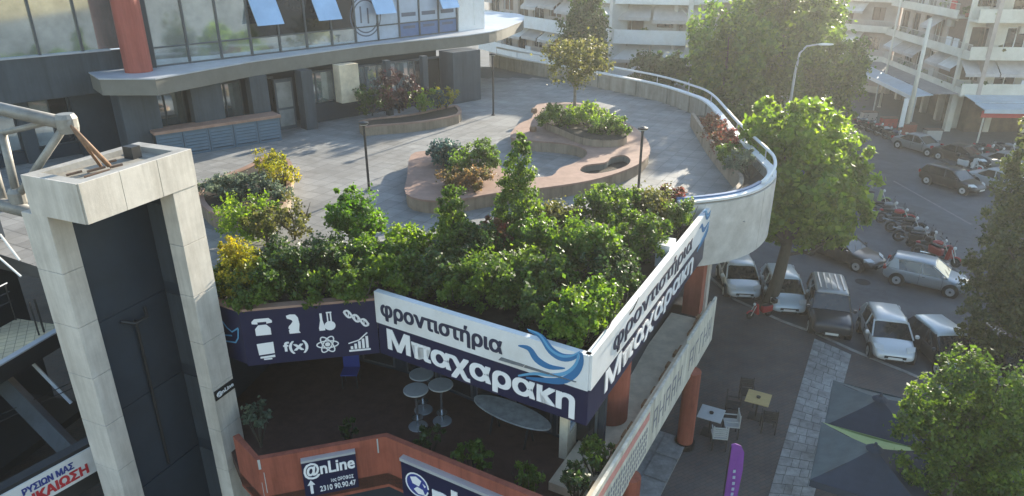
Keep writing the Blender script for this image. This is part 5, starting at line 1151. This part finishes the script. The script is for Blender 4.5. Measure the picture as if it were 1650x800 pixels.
pb_ = putbike(1222, 516, 's', 'bikered', 'dark red scooter parked at the foot of the plane tree', 170); pb_.location.z = .12; pb_.rotation_euler = (0, 0, R(196)); pb_.scale = (.72,)*3
far = [(1372, 205), (1385, 208), (1398, 212), (1410, 216), (1424, 222), (1438, 228)]
cl_ = ['bikered', 'bikegrey', 'bikeblack', 'bikered', 'bikewhite', 'bikeblue']
nm = ['farthest motorcycle at the far kerb by the hazy trees', 'grey motorcycle second in the far kerb row', 'black motorcycle third in the far kerb row', 'red motorcycle in the far kerb row before the shop', 'white motorcycle in the far kerb row', 'blue motorcycle nearest the grey beige saloon']
for i, (x, y) in enumerate(far): putbike(x, y, 'm', cl_[i], nm[i], -60)
nm2 = [(1568, 258, 's', 'bikegrey', 'grey scooter on the far pavement right of the white sign post'), (1584, 252, 'm', 'bikered', 'red motorcycle before the red valance shop'), (1602, 258, 's', 'bikeblack', 'black scooter before the shop columns'), (1618, 250, 'm', 'bikegrey', 'grey motorcycle before the shop at the right'), (1560, 276, 's', 'bikewhite', 'white scooter at the kerb next to the dark car')]
for (x, y, k, p_, l) in nm2: putbike(x, y, k, p_, l, -50)
def rmtree(o):
    for c in kids(o): rmtree(c)
    bpy.data.objects.remove(o)
rmtree(m0); rmtree(s0)
# ================================================================== APARTMENTS
def window(fr, u0, u1, z0, z1, par, pm_='glassdark', fm='curt', n=-.16):
    f = MB(); f.fbox(fr, u0, u0+.07, n, n+.06, z0, z1); f.fbox(fr, u1-.07, u1, n, n+.06, z0, z1); f.fbox(fr, u0+.07, u1-.07, n, n+.06, z1-.08, z1); f.fbox(fr, (u0+u1)/2-.03, (u0+u1)/2+.03, n, n+.06, z0, z1-.08)
    w_ = f.build('window', M[fm], par); MB().fbox(fr, u0+.05, u1-.05, n-.02, n-.005, z0, z1-.04).build('pane', M[pm_], w_)
def facade(fr, L, zs, par, wallm, wins, balc=None, awn=(), slabm='white', depth=1.2, railm=None):
    """zs: storey slab levels; wins: list per storey of (u0,u1,door?)"""
    for si in range(len(zs)-1):
        z0, z1 = zs[si], zs[si+1]; W_ = sorted(wins[si % len(wins)]); mb = MB(); u = 0
        for (a, b, d) in W_:
            if a > u: mb.fbox(fr, u, a, -.3, 0, z0, z1)
            zl = z0+(.05 if d else .95); zh = z0+2.2
            if not d: mb.fbox(fr, a, b, -.3, 0, z0, zl)
            mb.fbox(fr, a, b, -.3, 0, zh, z1); u = b
            window(fr, a, b, zl, zh, par, random.choice(['glassdark', 'glassdark', 'wood', 'glassdark', 'shop']), random.choice(['curt', 'white', 'wood']))
        if u < L: mb.fbox(fr, u, L, -.3, 0, z0, z1)
        mb.build('wall', M[wallm], par)
        if balc:
            for (a, b) in balc[si % len(balc)]:
                MB().fbox(fr, a, b, .003, depth, z0-.14, z0+.04).build('balcony_slab', M[slabm], par)
                MB().fbox(fr, a, b, depth-.09, depth-.01, z0+.043, z0+(.5 if railm else .85)).build('balcony_front', M[slabm], par)
                if railm:
                    rr = MB(); rr.fbox(fr, a, b, depth-.07, depth-.03, z0+.95, z0+1.0)
                    k_ = a+.1
                    while k_ < b: rr.fbox(fr, k_, k_+.025, depth-.06, depth-.04, z0+.503, z0+.948); k_ += .16
                    rr.build('railing', M[railm], par)
    for (si, a, b, drop, out) in awn:
        z = zs[si+1]-.3; MB().hexa([fr(a, out, z-drop), fr(b, out, z-drop), fr(b, .05, z-.05), fr(a, .05, z-.05), fr(a, out, z-drop+.03), fr(b, out, z-drop+.03), fr(b, .05, z), fr(a, .05, z)]).build('awning', M[random.choice(['awn', 'awnw', 'awn'])], par)
        MB().fbox(fr, a, b, out-.01, out+.02, z-drop-.22, z-drop-.003).build('awning_valance', M['awn'], par)
AL = thing('apartment_block', 'pale apartment block with long white balconies and drawn awnings behind the terrace', 'building', (6, 58, 0))
zsL = [1.9, 4.85, 7.65, 10.4, 12.3]
p0, p1, p2, p3 = at(770, 28, 7.7), at(985, 66, 7.7), at(1110, 70, 7.7), at(1290, 45, 7.7)
def shift(P, Q, d): fr = frame(P.xy, Q.xy); return fr
f1 = frame(p0.xy, p1.xy); f2 = frame(p1.xy, p2.xy); f3 = frame(p2.xy, p3.xy)
for fr, nm_ in ((f1, 0), (f2, 1), (f3, 2)):
    L_ = fr.L; k_ = max(2, int(L_/2.6)); ws = []
    for s_ in range(2): ws.append([(i*L_/k_+.35, i*L_/k_+2.2-.2*s_, (i+s_) % 3 != 1) for i in range(k_)])
    aw = []
    for si in (1, 2, 3):
        for i in range(k_):
            if random.random() < .75: aw.append((si, i*L_/k_+.1, (i+1)*L_/k_-.1, random.uniform(.6, 1.0), random.uniform(.9, 1.3)))
    frb = frame(Vector(fr(0, -1.2, 0)[:2]), Vector(fr(L_, -1.2, 0)[:2]))
    facade(frb, L_, zsL, AL, 'wallp' if nm_ == 0 else 'wall', ws, [[(0, L_*.985)]], aw)
    MB().fbox(frb, 0, L_, -.3, 0, 0, 1.9).build('base_wall', M['wall'], AL)
for fr in (f1, f2, f3): MB().fbox(fr, fr.L-.25, fr.L+.1, -1.3, .1, 0, 12.3).build('pier', M['wall'], AL)
for i in range(5):
    q_ = f2(.4+i*1.1, -.4, 7.72); MB().add(*ellipsoid((q_[0], q_[1], q_[2]+.35), (.28, .28, .35))).build('balcony_plant', M['lf_hedge'], AL)
# middle block down the street, hazy
AM = thing('apartment_block', 'hazy pinkish apartment block with a rounded corner beyond the trees', 'building', (34, 82, 0))
m1, m2, m3 = at(1225, 10, 7.0), at(1345, 60, 6.0), at(1432, 100, 4.0)
fm1 = frame((24, 84), (34.5, 78)); fm2 = frame((34.5, 78), (38.6, 73.2))
for fr in (fm1, fm2):
    L_ = fr.L; k_ = max(2, int(L_/2.4)); ws = [[(i*L_/k_+.45, i*L_/k_+1.7, i % 2 == 0) for i in range(k_)]]
    aw = [(si, i*L_/k_+.1, (i+1)*L_/k_-.1, .8, 1.1) for si in (1, 2, 3) for i in range(k_) if random.random() < .5]
    facade(fr, L_, [.3, 3.3, 6.2, 9.1, 12.0, 14.9], AM, 'wallp', ws, [[(0.1, L_-.1)]], aw, slabm='wallc', railm='curt')
MB().fbox(fm1, 0, fm1.L, -.3, 0, 0, .3).build('base_wall', M['wallp'], AM)
# right block
AR = thing('apartment_block', 'large cream apartment block on the right with shop canopies along the street', 'building', (38, 58, 0))
c1_ = at(1547, 153, 3.3); cA = Vector((c1_.x, c1_.y)); cB = cA+Vector((2.1, 17.5)); cC = cA+Vector((16, -1.0))
fl = frame(cB, cA); fr_ = frame(cA, cC)
zsR = [3.3, 6.1, 8.85, 11.6, 14.4, 17.2, 20.0]
for fr, fl_ in ((fl, 0), (fr_, 1)):
    L_ = fr.L; k_ = int(L_/2.3)
    ws = [[(i*L_/k_+.3, i*L_/k_+2.0, i % 3 != 0) for i in range(k_)], [(i*L_/k_+.35, i*L_/k_+1.9, (i+1) % 3 != 0) for i in range(k_)]]
    aw = [(si, i*L_/k_+.05, (i+1)*L_/k_-.05, .9, 1.2) for si in (0, 1) for i in range(k_) if random.random() < (.55 if si == 0 else .25)]
    frb = frame(Vector(fr(0, -1.2, 0)[:2]), Vector(fr(L_, -1.2, 0)[:2]))
    facade(frb, L_, zsR, AR, 'wallc' if fl_ else 'wallp', ws, [[(0, L_)], [(0, L_)], [(0, L_*.8)]], aw, slabm='wallc', railm='curt' if not fl_ else None, depth=1.2)
    # shops
    for i in range(int(L_/3)+1): MB().fbox(fr, i*3, i*3+.45, -1.4, -.95, .13, 3.15).build('column', M['wallc'], AR)
    for i in range(int(L_/3)):
        MB().fbox(fr, i*3+.5, i*3+2.95, -2.5, -2.4, .2, 3.0).build('shop_window', M['shop'] if (i+fl_) % 2 else M['glassdark'], AR)
        MB().fbox(fr, i*3+.7, i*3+1.7, -2.38, -2.3, .5, 2.1).build('shop_display', M[random.choice(['orange', 'curt', 'wood', 'redawn'])], AR)
MB().prism([tuple(cA+Vector((1.5, .8))), tuple(cB+Vector((1.5, 0))), tuple(cB+Vector((14, 0))), tuple(cC+Vector((0, 2)))], 0.1, 3.2).build('core', M['shop'], AR)
MB().prism([tuple(cA+Vector((1.2, 1.6))), tuple(cB+Vector((1.8, 0))), tuple(cB+Vector((14, 0))), tuple(cC+Vector((0, 2)))], 3.35, 19.9).build('core', M['wood'], AR)
def clutter(fr, L_, zs, par, out):
    for z in zs:
        u = random.uniform(.3, 1.5)
        while u < L_-1:
            k_ = random.random()
            if k_ < .35: MB().fbox(fr, u, u+.8, .05, .36, z+1.75, z+2.3).build('air_conditioner', M['curt'], par)
            elif k_ < .75:
                q_ = fr(u, out-.3, z+.06); r_ = random.uniform(.22, .42); pt_ = MB().lathe(q_, [(.13, 0), (.17, .3)], 8).build('flower_pot', M['orange'], par)
                leaves('balcony_plant', M[random.choice(['lf_hedge', 'lf_olive', 'lf_dark'])], par, [((q_[0], q_[1], q_[2]+.3+r_*.7), (r_, r_, r_*.9))], 160, .16)
            else: MB().fbox(fr, u, u+.9, out-.07, out+.02, z+.5, z+1.15).build('hanging_cloth', M[random.choice(['decal', 'redawn', 'awnw', 'curt'])], par)
            u += random.uniform(1.2, 3.2)
for fr in (f1, f2, f3): clutter(frame(Vector(fr(0, -1.2, 0)[:2]), Vector(fr(fr.L, -1.2, 0)[:2])), fr.L, zsL[1:4], AL, 1.15)
clutter(frame(Vector(fl(0, -1.2, 0)[:2]), Vector(fl(fl.L, -1.2, 0)[:2])), fl.L, zsR[:3], AR, 1.15); clutter(frame(Vector(fr_(0, -1.2, 0)[:2]), Vector(fr_(12, -1.2, 0)[:2])), 12, zsR[:3], AR, 1.15)
for (x, y, a_, l_, w_) in [(1440, 330, -50, 3.5, 1.4), (1385, 470, -20, 2.2, 1.0), (1560, 380, -48, 4.5, .9), (1500, 520, -30, 1.8, 1.3), (1400, 250, -55, 5, 1.2)]:
    p = at(x, y, .004); c_, s_ = math.cos(R(a_)), math.sin(R(a_)); P = [(p.x+c_*i*l_/2-s_*j*w_/2, p.y+s_*i*l_/2+c_*j*w_/2, .004) for i, j in ((-1, -1), (1, -1), (1, 1), (-1, 1))]
    MB().add(P, [(0, 1, 2, 3)]).build('road_patch', M['patch'], struct=True)
for (x, y) in [(1465, 345), (1390, 455), (1325, 600)]:
    p = at(x, y, .0); z_ = .008 if y < 560 else .128; MB().lathe((p.x, p.y, z_), [(.33, 0), (.33, .006)], 20).build('manhole_cover', M['tyre'], struct=True)
# canopies
def canopy(fr, a, b, n, label, zin, zout, out, red=False):
    t = thing('shop_canopy', label, 'canopy', fr((a+b)/2, out/2, zin)); k_ = n; d = (b-a)/k_
    for i in range(k_):
        MB().hexa([fr(a+i*d, out*.55, zout+.28), fr(a+(i+1)*d-.03, out*.55, zout+.28), fr(a+(i+1)*d-.03, .02, zin), fr(a+i*d, .02, zin), fr(a+i*d, out*.55, zout+.34), fr(a+(i+1)*d-.03, out*.55, zout+.34), fr(a+(i+1)*d-.03, .02, zin+.06), fr(a+i*d, .02, zin+.06)]).build('roof_sheet', M['roofslab' if not red else 'canopy'], t)
        MB().hexa([fr(a+i*d, out, zout), fr(a+(i+1)*d-.03, out, zout), fr(a+(i+1)*d-.03, out*.55, zout+.2), fr(a+i*d, out*.55, zout+.2), fr(a+i*d, out, zout+.06), fr(a+(i+1)*d-.03, out, zout+.06), fr(a+(i+1)*d-.03, out*.55, zout+.26), fr(a+i*d, out*.55, zout+.26)]).build('roof_sheet', M['canopy'], t)
    MB().fbox(fr, a, b, out, out+.05, zout-.22, zout+.08).build('front_edge', M['white' if not red else 'canopy'], t)
    if red: MB().fbox(fr, a, b, out-.3, out-.25, zout-.6, zout-.1).build('valance', M['redawn'], t)
    for i in range(3): MB().tube([fr(a+.3+i*(b-a-.6)/2, out-.4, .13), fr(a+.3+i*(b-a-.6)/2, out-.4, zout)], .06, 8).build('post', M['wallc' if red else 'galv'], t)
canopy(fl, .5, fl.L-.2, 8, 'long pale blue canopy along the side street shops', 3.28, 2.95, 3.4)
canopy(fr_, .3, 14, 7, 'pale canopy with a red valance on the right shop front', 3.25, 2.75, 3.2, True)
# poles and lamps
def pole(name, base, top, r_, label, m='galv', cat='pole'):
    t = thing(name, label, cat, tuple(base)); MB().tube([base, top], [r_*1.2, r_*.8], 10).build('shaft', M[m], t, smooth=True); MB().lathe(tuple(base), [(r_*2, 0), (r_*2, .1), (r_*1.3, .25)], 10).build('foot', M[m], t); return t
def streetlamp(x, D, ytop, label, dx=1.6):
    tp_ = atD(x, ytop, D); base = Vector((tp_.x, tp_.y, 0)); t = thing('street_lamp', label, 'street lamp', tuple(base), 'curved arm street lamps')
    H_ = tp_.z; MB().tube([base, base+Vector((0, 0, H_*.8)), base+Vector((.1, 0, H_-.5)), base+Vector((.45, 0, H_-.1)), base+Vector((1.1, 0, H_))], [.11, .08, .06, .05, .045], 10).build('pole', M['galv'], t, smooth=True)
    MB().add(*ellipsoid((base.x+1.1+.45, base.y, H_), (.5, .16, .08))).build('lamp_head', M['rail'], t, smooth=True)
    MB().lathe((base.x, base.y, 0), [(.2, 0), (.2, .1), (.13, .4)], 10).build('foot', M['galv'], t)
streetlamp(1288, 43, 72, 'tall street lamp with curved arm above the plane tree')
streetlamp(1282, 62, 45, 'fainter street lamp with curved arm farther back')
q_ = fl(fl.L+.1, 3.5, 0); pole('sign_post', Vector((q_[0], q_[1], .13)), Vector((q_[0], q_[1], 9)), .16, 'thick pale post at the building corner beside the canopy', 'wallc')
vs_ = thing('vertical_sign', 'bright white vertical sign hanging from the canopy corner', 'sign', (q_[0]-.6, q_[1]-.3, 1.0))
MB().box(q_[0]-.8, q_[0]-.45, q_[1]-.36, q_[1]-.26, .7, 3.0).build('board', M['white'], vs_)
pm1 = at(1416, 175, 0); pole('utility_pole', Vector((pm1.x, pm1.y, 0)), Vector((pm1.x, pm1.y, 12)), .09, 'thin pale pole rising before the side street facade', 'wallc')
# fallback ground-level clutter: signboards under canopy, planters
cl2 = [(1460, 215, 'orange'), (1430, 205, 'redawn'), (1500, 225, 'curt'), (1398, 195, 'wallp')]
for i, (x, y, m) in enumerate(cl2):
    p = at(x, y, .13); t = thing('display_stand', ['low orange display stand under the long canopy', 'red display stand under the far part of the canopy', 'beige stand beside the grey saloon', 'pinkish stand at the far end of the shops'][i], 'display stand', (p.x, p.y, .13), 'shop display stands')
    MB().box(p.x-.6, p.x+.6, p.y-.3, p.y+.3, .13, .9).build('body', M[m], t); MB().box(p.x-.65, p.x+.65, p.y-.35, p.y+.35, .903, .96).build('top', M['wood'], t)
# ================================================================== TREES
bT = at(1236, 497, .12)
cT = atD(1300, 292, bT.y+.6)
bl = [((cT.x, cT.y, cT.z), (1.6, 1.5, 2.0))]
for (x, y, r_) in [(1300, 215, 1.1), (1250, 200, .95), (1232, 250, .9), (1240, 330, 1.0), (1345, 240, 1.1), (1365, 290, .95), (1345, 340, 1.2), (1300, 290, 1.5), (1290, 362, 1.0), (1335, 372, .8), (1255, 365, .7), (1235, 190, .6), (1310, 190, .7), (1270, 260, 1.2), (1370, 255, .7), (1380, 320, .55), (1215, 205, .5), (1222, 290, .6), (1330, 195, .5), (1388, 350, .4), (1222, 350, .5), (1362, 372, .5), (1265, 175, .45)]:
    q_ = atD(x, y, bT.y+random.uniform(-.9, 1.6)); bl.append((tuple(q_), (r_, r_, r_*.9)))
tree(bT, (cT, (2.4, 2.3, 3)), M['lf_bright'], 'bright green plane tree growing from the pavement edge beside the round parapet', 27000, .15, .24, blobs=bl, group=None, clump=.2, shell=.75, limbs=10)
D2 = 21.5; b2 = atD(1700, 640, D2); b2.z = 0; bl = []
for (x, y, r_) in [(1645, 250, .6), (1660, 300, .9), (1640, 340, .9), (1670, 380, 1.5), (1625, 400, .9), (1600, 440, .9), (1650, 470, 1.6), (1580, 480, .75), (1560, 520, .5), (1610, 525, 1.0), (1680, 560, 1.6), (1640, 580, 1.1), (1665, 220, .6), (1700, 450, 2), (1700, 300, 1.2), (1720, 560, 2), (1575, 430, .4)]:
    q_ = atD(x, y, D2+random.uniform(-.7, .9)); bl.append((tuple(q_), (r_, r_, r_*1.15)))
tree(b2, (atD(1690, 420, D2), (2.5, 2.5, 4)), M['lf_cyp'], 'tall dark olive conifer rising along the right edge', 42000, .085, .25, blobs=bl, group=None, clump=.2, shell=.45, limbs=8)
c3 = at(1558, 690, 4.3); b3 = Vector((c3.x+.2, c3.y+.2, .12)); bl = []
for (x, y, r_) in [(1500, 640, .55), (1555, 610, .6), (1610, 620, .6), (1480, 700, .5), (1540, 690, .9), (1610, 700, .9), (1500, 750, .6), (1570, 770, .8), (1640, 770, .9), (1650, 660, .7), (1470, 665, .35), (1540, 820, .8), (1640, 840, .8)]:
    q_ = atD(x, y, c3.y+random.uniform(-.3, .5)); bl.append((tuple(q_), (r_, r_, r_*.9)))
tree(b3, (c3, (1.6, 1.5, 1.6)), M['lf_hedge'], 'round crowned street tree with yellow tips at the bottom right corner', 30000, .06, .14, blobs=bl, group=None, clump=.22, shell=.5)
for (x, y, D, r_, rz_, m, l, nn) in [(1172, 80, 44, 2.9, 4.8, 'lf_fresh', 'hazy green tree behind the parapet, left of the street lamp', 12000), (1262, 62, 46, 3.4, 5.8, 'lf_hedge', 'large hazy tree behind the street lamp', 16000), (1335, 130, 50, 2.6, 4.2, 'lf_hedge', 'hazy dull green tree at the bend of the side street', 12000), (1200, 170, 42, 2.2, 2.2, 'lf_hedge', 'low hazy tree just outside the curved parapet', 10000), (1305, 40, 54, 2.8, 4.2, 'lf_bright', 'farthest hazy tree before the pinkish block', 10000), (1222, 55, 48, 2.8, 4.6, 'lf_bright', 'light green hazy tree between two darker ones', 10000)]:
    c_ = atD(x, y, D); tree((c_.x, c_.y, 0), (c_, (r_, r_, rz_)), M[m], l, nn, .19, .2, group='hazy trees along the side street')
c_ = atD(940, 48, 46.5); bl = [((c_.x, c_.y, c_.z-2.2+i*1.0), (1.75-abs(i-1.3)*.28, 1.6-abs(i-1.3)*.25, .8)) for i in range(6)]
tree((c_.x, c_.y, 0), (c_, (1.8, 1.8, 3)), M['lf_dark'], 'dense dark green tree standing before the pale apartment block', 14000, .15, .16, blobs=bl, group=None)
c_ = atD(1065, 112, 45); tree((c_.x, c_.y, 0), (c_, (1.9, 1.9, 1.5)), M['lf_dark'], 'dark rounded tree top just above the parapet rail', 9000, .15, .15, group=None)
# ================================================================== HAZE
hz = MB().box(-150, 150, -40, 200, -1, 16.5).build('haze', None) if False else None
me = bpy.data.meshes.new('haze'); bm = bmesh.new(); bmesh.ops.create_cube(bm, size=1); bm.to_mesh(me); bm.free()
hz = bpy.data.objects.new('haze', me); COL.objects.link(hz); hz.scale = (560, 420, 22); hz.location = (0, 130, 10); hz['kind'] = 'stuff'; hz['label'] = 'thin sunlit haze over the street'; hz['category'] = 'haze'
hm = bpy.data.materials.new('haze'); hm.use_nodes = True; t_ = hm.node_tree; t_.nodes.clear(); pv = t_.nodes.new('ShaderNodeVolumePrincipled'); oo = t_.nodes.new('ShaderNodeOutputMaterial')
pv.inputs['Density'].default_value = .0010; pv.inputs['Anisotropy'].default_value = .55; pv.inputs['Color'].default_value = (.95, .95, .95, 1); t_.links.new(pv.outputs[0], oo.inputs['Volume']); me.materials.append(hm)
